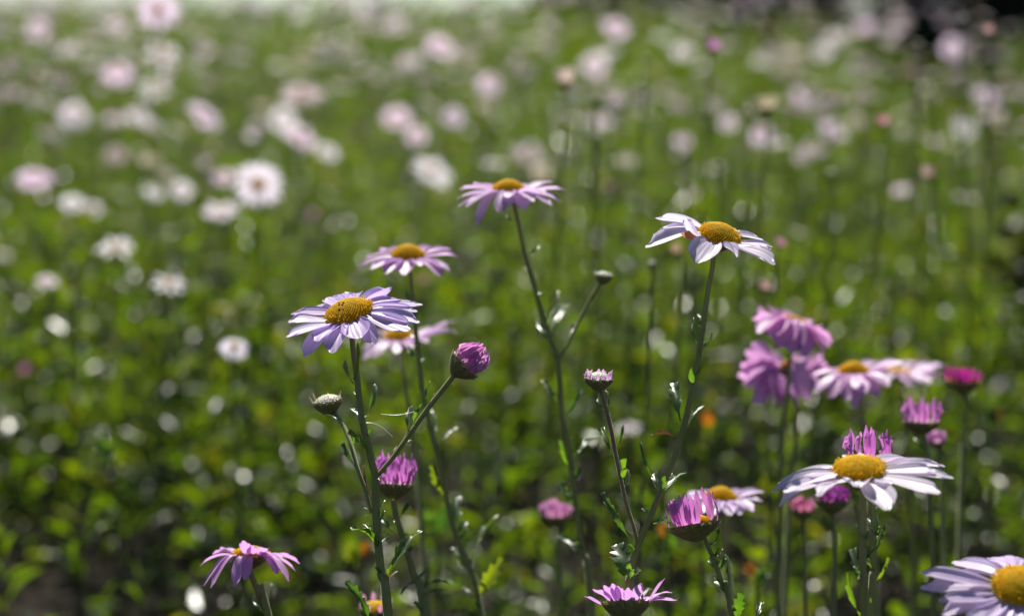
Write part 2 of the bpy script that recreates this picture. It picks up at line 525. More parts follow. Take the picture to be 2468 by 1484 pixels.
# ------------------------------------------------------------------ ground
def build_ground():
    xs = np.concatenate([np.linspace(-300, -8, 14), np.linspace(-6, 6, 61), np.linspace(8, 300, 14)])
    ys = np.concatenate([np.linspace(-40, -1, 8), np.linspace(0, 14, 71), np.linspace(16, 60, 14), np.linspace(80, 900, 8)])
    X, Y = np.meshgrid(xs, ys)
    G = np.stack([X, Y, ground_z(X, Y)], -1)
    m, t, out = mat('soil')
    tc = nd(t, 'ShaderNodeTexCoord')
    no = nd(t, 'ShaderNodeTexNoise'); no.inputs['Scale'].default_value = 14; no.inputs['Detail'].default_value = 8; no.inputs['Roughness'].default_value = .65
    t.links.new(tc.outputs['Object'], no.inputs['Vector'])
    r = ramp(t, no.outputs['Fac'], [(.3, (.010, .008, .005)), (.55, (.018, .014, .009)), (.75, (.018, .021, .008))])
    p = nd(t, 'ShaderNodeBsdfPrincipled'); p.inputs['Roughness'].default_value = .95; p.inputs['Specular IOR Level'].default_value = .1
    t.links.new(r.outputs[0], p.inputs['Base Color'])
    b = nd(t, 'ShaderNodeBump'); b.inputs['Distance'].default_value = .02
    t.links.new(no.outputs['Fac'], b.inputs['Height']); t.links.new(b.outputs[0], p.inputs['Normal'])
    t.links.new(p.outputs[0], out.inputs['Surface'])
    mb = MB(); mb.grid(G)
    tag(link('ground', mb.mesh('ground', [m])), kind='structure')
build_ground()

# ------------------------------------------------------------------ foreground daisies
LIL = (.72, .59, .87); PALE = (.80, .73, .86); WHITE = (.83, .76, .86); PINK = (.70, .46, .74); ROSE = (.76, .42, .70); MAG = (.50, .10, .46)
CURLED = dict(cup=.9)

# 1 the sharp lilac daisy left of centre with its two side buds
p = Plant('daisy', 'sharp lilac daisy left of centre, a side bud on each side of its stem', 'daisy',
          [(848, 812), (853, 850), (860, 900), (872, 1005), (885, 1060), (896, 1110), (905, 1150), (907, 1230), (912, 1310), (921, 1390), (935, 1484)], 1.07, .00145, sub_r=1.5)
h1 = p.head((842, 756), (-.24, .9, .37), .0100, [
    (694, 775, 0), (702, 757, -1, .8), (691, 812, 1, .95), (733, 861, 1, 1.05), (762, 822, 1, 1.05, dict(len=.85)), (801, 851, 1, 1.0), (868, 816, 1, 1.25, dict(len=.9)),
    (908, 826, 1, .8, dict(twist=.5)), (987, 797, 1, 1.25), (1011, 778, 1, .9), (1006, 751, 0, .9), (1018, 734, -1, .95), (990, 727, -1, .9), (944, 692, -1, .7, dict(curl=-.5, cup=.7)), (930, 716, -1, .9),
    (832, 703, -1, .9, dict(curl=-.2)), (862, 707, -1, .8), (790, 716, -1, .9), (770, 735, -1)],
    LIL, .0335, .0080, dome=.6, florets=460)
mb = MB()
for q in range(9):
    c = P(823 + random.uniform(-7, 7), 740 + random.uniform(-12, 9), 1.0605); cc = []
    for k in range(6): cc.append(c + np.array([math.cos(k), 0, math.sin(k)]) * .00042)
    mb.add(cc + [c + np.array([0, -.0005, .0003])], [(k, (k + 1) % 6, 6) for k in range(6)])
p.part('withered_florets', mb, [M_WILT], h1)
p.branch([(907, 1148), (930, 1122), (950, 1098), (990, 1042), (1030, 985), (1068, 937), (1100, 896)], .00105)
p.bud((1122, 876), (.74, .64, .10), .0074, (.72, .36, .64), 19, .0118, -.30, .0029, .3, cuph=1.05, inner=11, label='pink half opened side bud tilting right')
p.branch([(895, 1236), (882, 1185), (862, 1130), (846, 1072, 1.076), (830, 1030, 1.085), (806, 992, 1.095)], .00085)
p.bud((789, 964), (-.16, .96, .16), .0066, (.5, .4, .25), 7, .0045, .45, .0006, .1, d=1.095, top=M_FLUFF, label='spent green side bud with pale top')
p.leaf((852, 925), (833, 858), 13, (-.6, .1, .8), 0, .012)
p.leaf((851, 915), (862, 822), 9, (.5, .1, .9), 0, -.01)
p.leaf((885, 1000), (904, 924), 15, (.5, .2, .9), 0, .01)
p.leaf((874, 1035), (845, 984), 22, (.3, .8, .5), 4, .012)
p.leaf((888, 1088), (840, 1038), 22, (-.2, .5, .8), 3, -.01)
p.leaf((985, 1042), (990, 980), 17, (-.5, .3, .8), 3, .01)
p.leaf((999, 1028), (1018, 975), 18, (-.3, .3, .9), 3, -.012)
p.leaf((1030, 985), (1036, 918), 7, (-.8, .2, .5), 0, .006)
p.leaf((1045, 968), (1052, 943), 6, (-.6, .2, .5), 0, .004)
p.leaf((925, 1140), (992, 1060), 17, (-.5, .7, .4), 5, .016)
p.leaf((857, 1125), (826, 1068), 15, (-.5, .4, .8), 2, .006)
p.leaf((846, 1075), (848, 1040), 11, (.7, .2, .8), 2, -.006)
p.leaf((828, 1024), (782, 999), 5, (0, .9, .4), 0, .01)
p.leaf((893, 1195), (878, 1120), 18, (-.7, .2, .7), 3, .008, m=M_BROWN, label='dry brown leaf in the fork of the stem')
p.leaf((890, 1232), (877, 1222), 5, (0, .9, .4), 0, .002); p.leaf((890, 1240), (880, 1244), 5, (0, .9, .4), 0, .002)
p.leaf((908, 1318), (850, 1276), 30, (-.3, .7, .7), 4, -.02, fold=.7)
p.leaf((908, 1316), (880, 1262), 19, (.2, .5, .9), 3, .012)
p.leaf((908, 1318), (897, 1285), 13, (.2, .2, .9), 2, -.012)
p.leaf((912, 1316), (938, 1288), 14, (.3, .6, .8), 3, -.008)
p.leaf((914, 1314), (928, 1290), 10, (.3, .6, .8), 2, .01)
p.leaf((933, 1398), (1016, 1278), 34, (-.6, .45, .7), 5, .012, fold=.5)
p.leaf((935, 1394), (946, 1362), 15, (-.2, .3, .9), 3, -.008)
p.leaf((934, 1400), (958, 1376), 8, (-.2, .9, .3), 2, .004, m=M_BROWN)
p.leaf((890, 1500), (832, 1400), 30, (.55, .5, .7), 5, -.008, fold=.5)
# little stubs where the leaves join the stem
p.leaf((907, 1152), (925, 1148), 4, (0, .9, .5), 0, -.004); p.leaf((905, 1148), (917, 1160), 5, (0, .9, .5), 0, -.006)

# 2 pink daisy behind it
p = Plant('daisy', 'slightly blurred pink daisy right above and behind the sharp lilac daisy', 'daisy',
          [(990, 655), (994, 700), (1000, 770), (1010, 860), (1022, 960), (1045, 1060), (1070, 1160), (1090, 1260), (1130, 1370), (1160, 1475)], 1.25, .0013)
p.head((983, 618), (.02, .96, .26), .0080, [
    (862, 644, 0, .9), (894, 650, 1, .9), (903, 646, 1, .8), (930, 661, 1, 1.1), (973, 664, 1, 1.25), (1014, 641, 1, 1, dict(len=.8)), (1064, 665, 1, 1.1), (1084, 653, 1, .8),
    (1102, 620, 0, .8, dict(curl=.5)), (1088, 604, -1, .8, dict(curl=.4)), (880, 622, -1), (920, 607, -1), (1050, 600, -1), (1000, 600, -1), (955, 602, -1)], PINK, .0275, .0062, dome=.75, rise=.14, curl=.3)
p.leaf((1000, 745), (975, 690), 9, (-.4, .2, .9), 0, .01); p.leaf((1012, 880), (985, 830), 12, (-.5, .2, .9), 0, .01)
p.leaf((1045, 1060), (1036, 985), 16, (.5, .3, .8), 3, .02); p.leaf((1050, 1080), (1105, 1030), 16, (-.4, .6, .6), 3, .01)
p.leaf((1068, 1190), (1042, 1120), 26, (-.3, .5, .8), 4, -.01); p.leaf((1075, 1215), (1060, 1150), 16, (.4, .4, .8), 3, .01)
p.leaf((1092, 1285), (1100, 1195), 34, (.1, .25, .95), 3, .015); p.leaf((1100, 1290), (1125, 1255), 15, (.1, .4, .9), 3, .015)
p.leaf((1130, 1372), (1200, 1240), 18, (-.7, .5, .5), 3, .02); p.leaf((1135, 1385), (1095, 1318), 30, (.2, .5, .9), 4, .01); p.leaf((1150, 1440), (1215, 1345), 40, (.1, .4, .9), 4, -.01)
p.leaf((1155, 1460), (1070, 1395), 9, (.2, .9, .3), 0, .02)

# 3 topmost pink daisy and its green side bud
p = Plant('daisy', 'topmost pink daisy on a long slanting stem, small green bud branching right', 'daisy',
          [(1238, 482), (1250, 540), (1262, 600), (1290, 700), (1320, 800), (1345, 870), (1355, 1000), (1375, 1110), (1390, 1230), (1405, 1330), (1422, 1430)], 1.24, .00125)
p.head((1227, 461), (.05, .99, .06), .0078, [
    (1108, 456, -1, .9), (1100, 480, 0, 1), (1104, 499, 1, 1), (1124, 499, 1, 1), (1149, 541, 1, .85, dict(curl=.5)), (1204, 512, 1, 1.05, dict(len=.85)), (1228, 495, 1, .9, dict(len=.75)), (1222, 476, 1, 1, dict(len=.7)),
    (1262, 507, 1, 1.1, dict(len=.85)), (1284, 487, 1, 1), (1330, 496, 1, .9), (1353, 487, 1, .95), (1363, 459, 0, 1), (1318, 467, 1, .9), (1330, 440, -1, 1), (1290, 445, -1), (1170, 450, -1), (1140, 446, -1)],
    (.72, .54, .76), .0282, .0062, dome=.75, rise=.16, curl=.25)
p.branch([(1347, 868), (1362, 840), (1388, 790), (1410, 745), (1432, 705), (1448, 680)], .0008)
p.bud((1455, 662), (.1, .98, .15), .0046, (.5, .5, .4), 6, .003, .5, .0007, top=M_FLUFF, label='small green side bud')
p.leaf((1250, 556), (1220, 505), 7, (-.6, .2, .7), 0, .01); p.leaf((1268, 625), (1300, 590), 8, (.4, .4, .7), 0, .01)
p.leaf((1283, 680), (1266, 610), 9, (-.5, .2, .8), 0, .01); p.leaf((1310, 770), (1345, 700), 10, (.5, .3, .8), 0, .015)
p.leaf((1322, 815), (1365, 735), 40, (-.2, .45, .8), 3, .03); p.leaf((1330, 840), (1295, 770), 14, (-.3, .3, .8), 3, .02)
p.leaf((1368, 826), (1392, 775), 16, (-.1, .2, .9), 0, .02); p.leaf((1349, 980), (1308, 915), 18, (-.2, .7, .6), 3, .01)
p.leaf((1360, 1010), (1400, 940), 14, (.3, .3, .9), 3, .01); p.leaf((1378, 1130), (1350, 1060), 14, (-.4, .2, .8), 3, -.01)
p.leaf((1378, 1120), (1455, 1050), 16, (-.5, .7, .5), 2, .03); p.leaf((1395, 1240), (1350, 1160), 18, (-.4, .6, .6), 3, .01); p.leaf((1408, 1345), (1345, 1290), 15, (-.2, .8, .5), 3, .02)

# 4 the sharp daisy with missing rays at the right of centre
p = Plant('daisy', 'sharp pale daisy with few wide rays and a browned curled one on a bowed stem', 'daisy',
          [(1722, 600), (1716, 650), (1705, 710), (1690, 820), (1672, 920), (1650, 1020), (1626, 1100), (1600, 1165), (1560, 1262), (1530, 1335), (1518, 1400), (1512, 1484)], 1.07, .00122, sub_r=1.35)
p.head((1733, 571), (.22, .9, .37), .0088, [
    (1579, 526, -1, .42, dict(cup=1.4, curl=-.1)), (1574, 563, -1, 1.35), (1592, 552, -1, 1.1), (1556, 597, 0, 1.45, dict(cup=.3)), (1677, 634, 1, 1.6, dict(len=.95, curl=.35)), (1776, 620, 1, .42, dict(cup=1.2)),
    (1866, 639, 1, 1.45), (1832, 597, 1, .95, dict(len=.9)), (1862, 596, 0, .7), (1859, 603, 0, .9), (1838, 578, -1, 1.0), (1782, 556, -1, .35, dict(curl=-.7, len=.62, cup=1)), (1690, 566, -1, .5, dict(len=.6, curl=-.4, cup=.9)),
    (1698, 560, -1, .5, dict(len=.5, curl=-.3))], PALE, .0315, .0066, dome=.66, florets=420, rise=.1, curl=.12)
h4 = [o for o in p.root.children if o.name.startswith('flower_head')][0]
for (bu, tu, w_, c_, cv, lb) in (((1690, 572), (1652, 527), 24, PALE, 1.0, None), ((1688, 576), (1647, 560), 22, (.50, .25, .13), .8, 'ray petal turned brown and curled')):
    mb = MB(); B = P(*bu, 1.065); T = P(*tu, 1.055); rd = N_(P(1650, 575, 1.06) - B)
    petal(mb, B, T, camdir(.22, .9, .37), rd, w_ * PX * 1.07, rise=-.25, curl=-.8, twist=1.0, cup=cv)
    p.part('petal', mb, [M_PETAL], h4, c_, lb)
p.branch([(1539, 1312), (1525, 1262), (1510, 1215), (1500, 1170), (1485, 1100), (1470, 1022), (1449, 940)], .00085, M_STEMR)
p.bud((1443, 910), (.05, .98, .18), .0064, (.62, .40, .60), 13, .004, .15, .0018, .5, top=M_FLUFF, cuph=.95, label='small closed side bud with pinkish top')
p.leaf((1685, 842), (1672, 765), 8, (-.7, .2, .6), 0, .01); p.leaf((1687, 846), (1716, 800), 7, (.7, .2, .6), 0, .01)
p.leaf((1672, 930), (1666, 885), 14, (-.3, .2, .9), 0, -.006)
p.leaf((1640, 1015), (1625, 922), 34, (-.25, .75, .5), 4, .015)
p.leaf((1655, 1035), (1696, 978), 15, (-.5, .8, .35), 2, .01)
p.leaf((1630, 1052), (1572, 1048), 17, (0, .5, -.7), 4, -.01, fold=.8, m=M_BROWN, label='withered brown leaf sticking out to the left')
p.leaf((1590, 1180), (1543, 1066), 10, (-.6, .3, .7), 2, .01)
p.leaf((1588, 1185), (1578, 1140), 18, (-.4, .5, .8), 3, .01); p.leaf((1592, 1182), (1598, 1148), 19, (.3, .2, .9), 3, -.01)
p.leaf((1585, 1210), (1650, 1140), 32, (-.3, .85, .3), 4, .015)
p.leaf((1568, 1275), (1610, 1245), 6, (-.2, .8, .4), 0, -.01); p.leaf((1568, 1275), (1618, 1260), 6, (-.2, .8, .4), 0, -.02)
p.leaf((1523, 1308), (1451, 1186), 20, (-.5, .75, .3), 5, .012)
p.leaf((1462, 1000), (1443, 948), 12, (-.7, .2, .8), 0, .01); p.leaf((1466, 985), (1460, 940), 8, (.5, .3, .7), 0, .006)
p.leaf((1484, 1085), (1502, 1022), 9, (.4, .6, .5), 0, .006); p.leaf((1482, 1110), (1452, 1030), 13, (-.4, .7, .4), 2, .012)
p.leaf((1497, 1155), (1502, 1105), 20, (.2, .15, .95), 2, -.01); p.leaf((1505, 1180), (1512, 1130), 14, (.5, .6, .4), 3, .01)
p.leaf((1522, 1410), (1488, 1310), 58, (-.1, .3, .95), 5, .015, fold=.2)
p.leaf((1520, 1396), (1512, 1360), 22, (.2, .2, .95), 3, -.012); p.leaf((1522, 1392), (1538, 1368), 15, (.4, .4, .8), 3, .012)
p.leaf((1505, 1470), (1568, 1418), 16, (-.2, .8, .5), 2, .012)

# 5 the big sharp pale daisy at the right
p = Plant('daisy', 'large sharp white-pink daisy with wide level rays near the right edge', 'daisy',
          [(2079, 1178), (2079, 1240), (2078, 1310), (2080, 1400), (2084, 1484)], 1.0, .00165, sub_r=1.3)
p.head((2071, 1134), (-.05, .93, .33), .0101, [
    (1860, 1184, 0, 1.0, dict(curl=.25)), (1889, 1185, 1, 1.1), (1878, 1221, 1, .55, dict(cup=.9, curl=.35)), (1875, 1163, -1, .75), (1972, 1196, 1, 1.1, dict(len=.85, curl=.5, twist=.35)),
    (2066, 1174, 1, 1.35, dict(len=.66, curl=.5)), (2139, 1230, 1, 1.45), (2265, 1190, 1, 1.25), (2299, 1151, 0, 1.05), (2277, 1122, -1, .95), (2200, 1112, -1, 1.1), (2255, 1135, 0, 1.0), (2240, 1116, -1, .9), (2014, 1112, -1, .5, dict(len=.55, curl=-.4)),
    (2151, 1166, 1, .5, dict(len=.6)), (2110, 1106, -1), (2050, 1106, -1)], WHITE, .0385, .0071, dome=.52, florets=520, rise=.06, curl=.14)
p.leaf((2078, 1280), (2066, 1192), 6, (-.8, .2, .5), 0, .01)
p.leaf((2083, 1342), (2132, 1262), 15, (.5, .5, .6), 0, -.01)
p.leaf((2080, 1412), (2055, 1322), 24, (-.4, .3, .85), 2, .01)
p.leaf((2077, 1484), (2046, 1378), 22, (-.6, .5, .55), 3, -.008)
p.leaf((2085, 1420), (2095, 1465), 8, (.4, .6, .6), 0, .006)

# 6 daisy cut by the right edge at the bottom
p = Plant('daisy', 'large lilac daisy cut off by the lower right corner, yellow disc turned to the viewer', 'daisy',
          [(2462, 1470), (2466, 1530), (2470, 1620)], .97, .0015)
p.head((2456, 1414), (-.08, .80, .59), .0102, [
    (2296, 1354, -1, .95), (2219, 1379, 0, .9), (2218, 1416, 0, 1.0), (2262, 1448, 1, .75), (2300, 1380, -1, .8, dict(len=.95)), (2362, 1351, -1, 1.1), (2393, 1343, -1, 1.1), (2432, 1352, -1, .9), (2270, 1484, 1, 1), (2330, 1510, 1, 1.1), (2372, 1535, 1, 1.1), (2420, 1550, 1, 1.2),
    (2480, 1560, 1, 1.1), (2540, 1545, 1, 1), (2600, 1510, 1, 1), (2650, 1460, 0, 1), (2650, 1410, 0, 1), (2600, 1370, -1, 1), (2540, 1345, -1, 1), (2480, 1345, -1, 1)], (.77, .66, .86), .0372, .0070, dome=.55, florets=480, rise=.1)

# 7 pink daisy with drooping rays at the lower left
p = Plant('daisy', 'pink daisy at the lower left with narrow drooping rays, seen from just below', 'daisy',
          [(602, 1366), (612, 1398), (630, 1440), (648, 1484)], 1.13, .0015)
p.head((606, 1342), (.04, .985, -.16), .0082, [
    (482, 1363, 0, .9), (491, 1411, 1, .8), (508, 1416, 1, .85), (566, 1410, 1, .95, dict(len=.8)), (590, 1397, 1, .95, dict(len=.72)), (513, 1334, -1, .9, dict(len=.9)), (530, 1323, -1, 1, dict(len=.8)), (587, 1302, 1, .95, dict(len=.62, curl=-.3, rise=.7)), (608, 1313, 1, .9, dict(len=.5, rise=.8, curl=-.2)),
    (644, 1322, 1, .9, dict(len=.55, rise=.4)), (667, 1382, 1, 1.15, dict(len=.85)), (696, 1400, 1, .95), (712, 1376, 0, .95), (722, 1358, -1, .8), (680, 1350, 1, 1, dict(len=.9)), (640, 1332, 1, .6, dict(len=.5)), (700, 1345, -1, .9)],
    (.72, .43, .74), .0265, .0046, dome=.62, rise=.42, curl=.55, cuph=.62)
p.leaf((640, 1470), (655, 1400), 5, (.4, .3, .6), 0, .01)
p.leaf((640, 1484), (608, 1440), 8, (-.3, .5, .7), 0, .01)

# 8 half open pink daisy at the bottom edge
p = Plant('daisy', 'half open pink daisy at the bottom edge with rays spread up and outwards', 'daisy',
          [(1508, 1482), (1508, 1510), (1510, 1560)], 1.06, .0015)
p.head((1508, 1448), (.0, .97, -.22), .0098, [
    (1407, 1436, 0, 1.1, dict(rise=.2)), (1429, 1419, 1, 1), (1456, 1409, 1, 1.05, dict(len=.85)), (1476, 1405, 1, 1, dict(len=.8)), (1488, 1411, 1, .9, dict(len=.75)), (1514, 1415, 1, .8, dict(len=.7)), (1545, 1405, 1, 1.05, dict(len=.8)), (1603, 1392, 0, 1.1), (1621, 1427, -1, .8, dict(curl=.4)),
    (1634, 1444, 0, 1.15), (1589, 1436, 1, .5), (1560, 1420, -1, .9), (1440, 1420, -1, 1), (1600, 1425, -1, .9)], (.72, .42, .76), .0222, .0036, dome=.25, rise=.9, curl=.0, cuph=.95, cupk=1.0)

# 9 magenta half open bud
p = Plant('half_open_daisy', 'sharp magenta half open daisy with upright rays, lower right of centre', 'daisy',
          [(1693, 1284), (1706, 1315), (1720, 1347), (1745, 1420), (1766, 1490)], 1.07, .0011)
p.head((1672, 1262), (-.16, .96, -.12), .0108, [
    (1600, 1214, 0, .9), (1607, 1208, 1, 1), (1616, 1205, 1, 1), (1622, 1201, 1, .9), (1635, 1192, 1, 1), (1648, 1187, 1, 1.05), (1662, 1192, 1, .9), (1674, 1201, 1, 1, dict(len=.85)), (1650, 1200, 1, 1, dict(len=.85)), (1677, 1180, -1, 1), (1691, 1172, -1, 1.1), (1702, 1172, 0, 1.1), (1717, 1175, 0, 1.2),
    (1708, 1176, 1, 1), (1640, 1205, -1, 1), (1660, 1200, -1, 1), (1628, 1210, -1, 1), (1612, 1216, 1, 1, dict(len=.85))], (.68, .28, .63), .0185, .0023, dome=.35, rise=1.1, curl=-.05, cuph=.72, cupk=1.02)
p.leaf((1712, 1312), (1730, 1270), 9, (.5, .3, .7), 0, -.01)
p.leaf((1728, 1376), (1710, 1340), 11, (-.6, .3, .7), 0, .01)
p.leaf((1746, 1392), (1748, 1334), 12, (.6, .3, .7), 0, .01)
p.leaf((1752, 1436), (1730, 1388), 24, (-.5, .5, .7), 3, .01)
p.leaf((1772, 1490), (1787, 1428), 32, (-.1, .1, .95), 4, -.01, fold=.2)
p.leaf((1822, 1500), (1838, 1450), 18, (-.3, .5, .7), 3, .01)

# 10 magenta bud behind the main stem
p = Plant('half_open_daisy', 'magenta half open daisy with upright rays right behind the main left stem', 'daisy',
          [(947, 1200), (955, 1241), (970, 1290), (985, 1340), (1003, 1400), (1022, 1484)], 1.15, .0016)
p.bud((950, 1166), (.04, .99, -.06), .0088, (.66, .27, .62), 17, .0155, .10, .0030, cuph=.85, inner=8, jitter=.12)
p.leaf((958, 1252), (985, 1205), 10, (.4, .6, .4), 0, -.01); p.leaf((956, 1290), (918, 1240), 12, (-.4, .4, .7), 0, .01)
p.leaf((1010, 1420), (1085, 1405), 8, (0, .9, .3), 0, .02); p.leaf((1005, 1405), (965, 1432), 8, (0, .8, .4), 0, -.02); p.leaf((1015, 1440), (1080, 1420), 10, (0, .7, .5), 0, -.01)

# 11 bud behind the big right daisy, with its stem close to the other
p = Plant('half_open_daisy', 'magenta half open daisy rising right behind the large white-pink daisy', 'daisy',
          [(2100, 1150), (2104, 1220), (2105, 1300), (2104, 1380), (2098, 1490)], 1.05, .0012)
p.bud((2092, 1104), (.0, .99, .05), .0098, (.64, .25, .60), 15, .0135, .06, .0029, cuph=.9, inner=0, jitter=.1)
p.leaf((2108, 1402), (2141, 1342), 13, (.4, .5, .7), 3, -.006); p.leaf((2102, 1310), (2110, 1240), 12, (.6, .3, .7), 0, .01)

# 12 blurred daisy partly behind the first one
p = Plant('daisy', 'blurred pale pink daisy partly hidden behind the right side of the sharp lilac daisy', 'daisy',
          [(968, 850), (972, 900), (985, 980), (1000, 1080), (1010, 1180)], 1.38, .0013)
p.head((964, 818), (.05, .97, .1), .0085, [
    (876, 867, 1), (871, 845, 0), (900, 862, 1), (955, 852, 1), (1100, 774, -1, 1.1), (1100, 802, 0, 1.1), (1030, 826, 1, 1), (905, 800, -1), (990, 840, 1), (1060, 790, -1)], (.72, .53, .74), .0300, .0068, dome=.8, rise=.25, curl=.3)

# 13 the pink group at the right, a little out of focus
p = Plant('daisy', 'topmost tilted pink daisy of the blurred pink group at the right', 'daisy',
          [(1906, 806), (1904, 850), (1900, 920), (1890, 1000), (1882, 1110), (1880, 1220)], 1.34, .0013)
p.head((1908, 782), (.28, .90, -.30), .0080, [
    (1813, 770, 0, 1.2), (1827, 802, 1, 1.2), (1856, 812, 1, 1.2), (1826, 750, -1, 1.2), (1853, 739, -1, 1.2), (1895, 748, -1, 1.1), (2006, 826, 0, 1.1), (1996, 838, 1, 1), (1974, 789, -1, 1.1), (1985, 849, 1, 1.1), (1935, 858, 1, 1.2), (1879, 839, 1, 1.3), (1905, 850, 1, 1.2), (1950, 770, -1, 1)],
    ROSE, .0285, .0084, dome=.55, curl=.25)
p = Plant('daisy', 'pink daisy seen from below with dark cup, leftmost of the blurred pink group', 'daisy',
          [(1922, 915), (1920, 980), (1918, 1060), (1905, 1160), (1900, 1240)], 1.40, .0014)
p.head((1910, 893), (-.16, .62, -.77), .0078, [
    (1779, 905, 0, 1.25), (1792, 925, 1, 1.2), (1796, 847, -1, 1.25), (1811, 828, -1, 1.2), (1815, 972, 1, 1), (1836, 976, 1, 1), (1862, 972, 1), (1885, 977, 1, 1.1), (1929, 978, 1, 1.1), (1945, 965, 1, 1), (1992, 880, -1, 1), (1982, 857, -1, .9), (1958, 847, -1, .9), (1915, 852, -1, .9), (1866, 844, -1, .8), (1785, 880, 0, 1.1), (1970, 930, 0, .9), (1900, 968, 1, 1), (1935, 846, -1, .8)],
    (.78, .46, .74), .0300, .0086, dome=.3, curl=.1)
p = Plant('daisy', 'blurred pink daisy with a yellow dome, middle of the pink group', 'daisy',
          [(2068, 925), (2074, 960), (2082, 1020), (2090, 1090), (2098, 1180)], 1.36, .0014)
p.head((2057, 898), (.0, .97, .1), .0078, [
    (1948, 908, 0, 1), (1964, 947, 1, 1), (2001, 960, 1, 1.1), (2040, 965, 1, 1.1), (2062, 984, 1, .8), (2080, 952, 1, 1.1), (2114, 955, 1, 1.2), (2142, 931, 1, 1.2), (2196, 876, 0, 1.1), (2169, 869, -1, 1), (2146, 899, 0, 1), (1990, 895, -1, 1), (2110, 870, -1), (2062, 935, 1, 1)],
    (.76, .50, .75), .0300, .0070, dome=.8, curl=.3, rise=.2)
p = Plant('daisy', 'blurred pale daisy seen edge-on, right end of the pink group', 'daisy',
          [(2172, 912), (2176, 960), (2182, 1040), (2190, 1140)], 1.52, .0014)
p.head((2165, 896), (.06, .97, .08), .0078, [
    (2193, 927, 1, 1.2), (2220, 920, 1, 1.2), (2239, 926, 1, 1.2), (2276, 917, 0, 1.2), (2280, 882, 0, 1.2), (2250, 877, -1, 1.2), (2200, 870, -1), (2120, 880, -1), (2100, 905, 0), (2130, 920, 1), (2262, 900, 0, 1.2)], (.78, .60, .78), .0300, .0076, dome=.3, curl=.2)
p = Plant('half_open_daisy', 'blurred dark magenta bud right of the pink group near the right edge', 'daisy',
          [(2326, 938), (2330, 990), (2322, 1060), (2318, 1150)], 1.42, .0013)
p.bud((2320, 918), (.05, .98, .1), .0100, (.46, .07, .30), 18, .0085, .35, .0036, cuph=.8, inner=9, jitter=.25, top=M_DISC)
p = Plant('half_open_daisy', 'blurred magenta bud with a crown of upright rays below the pink group', 'daisy',
          [(2222, 1035), (2232, 1080), (2240, 1150), (2245, 1250)], 1.28, .0014)
p.bud((2219, 1014), (.0, .99, .05), .0096, (.66, .28, .58), 15, .0132, .08, .0030, cuph=.85, inner=0, jitter=.12)
p.leaf((2234, 1090), (2200, 1050), 9, (-.3, .5, .7), 0, .01)
p = Plant('daisy', 'blurred lilac daisy half hidden behind the magenta half open daisy', 'daisy',
          [(1738, 1225), (1742, 1270), (1750, 1350), (1760, 1440)], 1.26, .0013)
p.head((1737, 1202), (.05, .97, .1), .0078, [
    (1842, 1187, -1, 1.1), (1838, 1207, 0, 1.1), (1815, 1232, 1, 1.1), (1784, 1240, 1, 1.1), (1758, 1242, 1, 1.2), (1718, 1240, 1, 1), (1640, 1215, 0, 1), (1660, 1195, -1), (1690, 1235, 1), (1800, 1186, -1)], (.76, .62, .82), .0268, .0066, dome=.8, curl=.3, rise=.2)
p = Plant('half_open_daisy', 'blurred pink bud with a brown-yellow base low in the centre', 'daisy', [(1345, 1255), (1350, 1300), (1352, 1380), (1350, 1484)], 1.38, .0013)
p.bud((1340, 1240), (.0, .99, .1), .0085, (.62, .30, .50), 18, .0085, .05, .0036, cuph=.9, inner=6)
p = Plant('half_open_daisy', 'blurred yellow-green bud with pink tips at the bottom left of the main stem', 'daisy', [(905, 1475), (905, 1500), (908, 1560)], 1.22, .0013)
p.bud((905, 1462), (.0, .98, .2), .0080, (.62, .38, .5), 9, .0065, .15, .0024, cuph=.9, top=M_DISC)
p = Plant('half_open_daisy', 'blurred purple bud directly below the rays of the large white-pink daisy', 'daisy', [(2008, 1225), (2010, 1280), (2012, 1360), (2010, 1450)], 1.26, .0012)
p.bud((2006, 1203), (.05, .98, .1), .0080, (.42, .09, .38), 18, .0085, -.1, .0032, cuph=1.0, inner=8)
p = Plant('half_open_daisy', 'small blurred pink-orange bud left of the large white-pink daisy stem', 'daisy', [(1936, 1240), (1938, 1290), (1940, 1380)], 1.34, .0011)
p.bud((1935, 1228), (.05, .98, .1), .0062, (.62, .24, .38), 14, .0075, -.1, .0028, cuph=1.0, inner=6)
p = Plant('half_open_daisy', 'small blurred pink bud below the crown-like magenta bud at the right', 'daisy', [(2262, 1072), (2266, 1120), (2270, 1200)], 1.36, .0010)
p.bud((2257, 1062), (-.1, .98, .1), .0055, (.68, .36, .60), 12, .0065, -.15, .0028, cuph=.8, inner=5)

# fine threads of silk on the main plant
for (a_, b_, sag, lab) in (((918, 997), (1000, 991), .001, 'short bright strand of spider silk reaching the bright green leaf'), ((880, 1018), (946, 1052), -.002, 'slack strand of spider silk hanging from the main stem')):
    A_, B_ = P(*a_, 1.07), P(*b_, 1.07)
    mb = MB(); tube(mb, [A_ + (B_ - A_) * i / 8 - np.array([0, 0, sag * math.sin(math.pi * i / 8)]) for i in range(9)], .00009, .00009, 5)
    o = link('spider_thread', mb.mesh('spider_thread', [M_SILK], A_)); o.location = tuple(A_)
    tag(o, lab, 'spider silk')

# tiny bract leaves along the sharp stems
def stubs(p, stem, n, seed):
    random.seed(seed)
    for k in range(n):
        i = random.randint(1, len(stem) - 2); f = random.random()
        a = np.array(stem[i]) * (1 - f) + np.array(stem[i + 1]) * f
        sd_ = random.choice((-1, 1)); l = random.uniform(20, 46)
        p.leaf((a[0], a[1]), (a[0] + sd_ * l * random.uniform(.35, .8), a[1] - l * random.uniform(.5, .9)), random.uniform(7, 15), (random.uniform(-.5, .5), .5, .7), random.choice((0, 2, 3)), random.uniform(-.008, .008))
for p_, st_, n_ in STUBS: stubs(p_, st_, n_, 5 + n_)

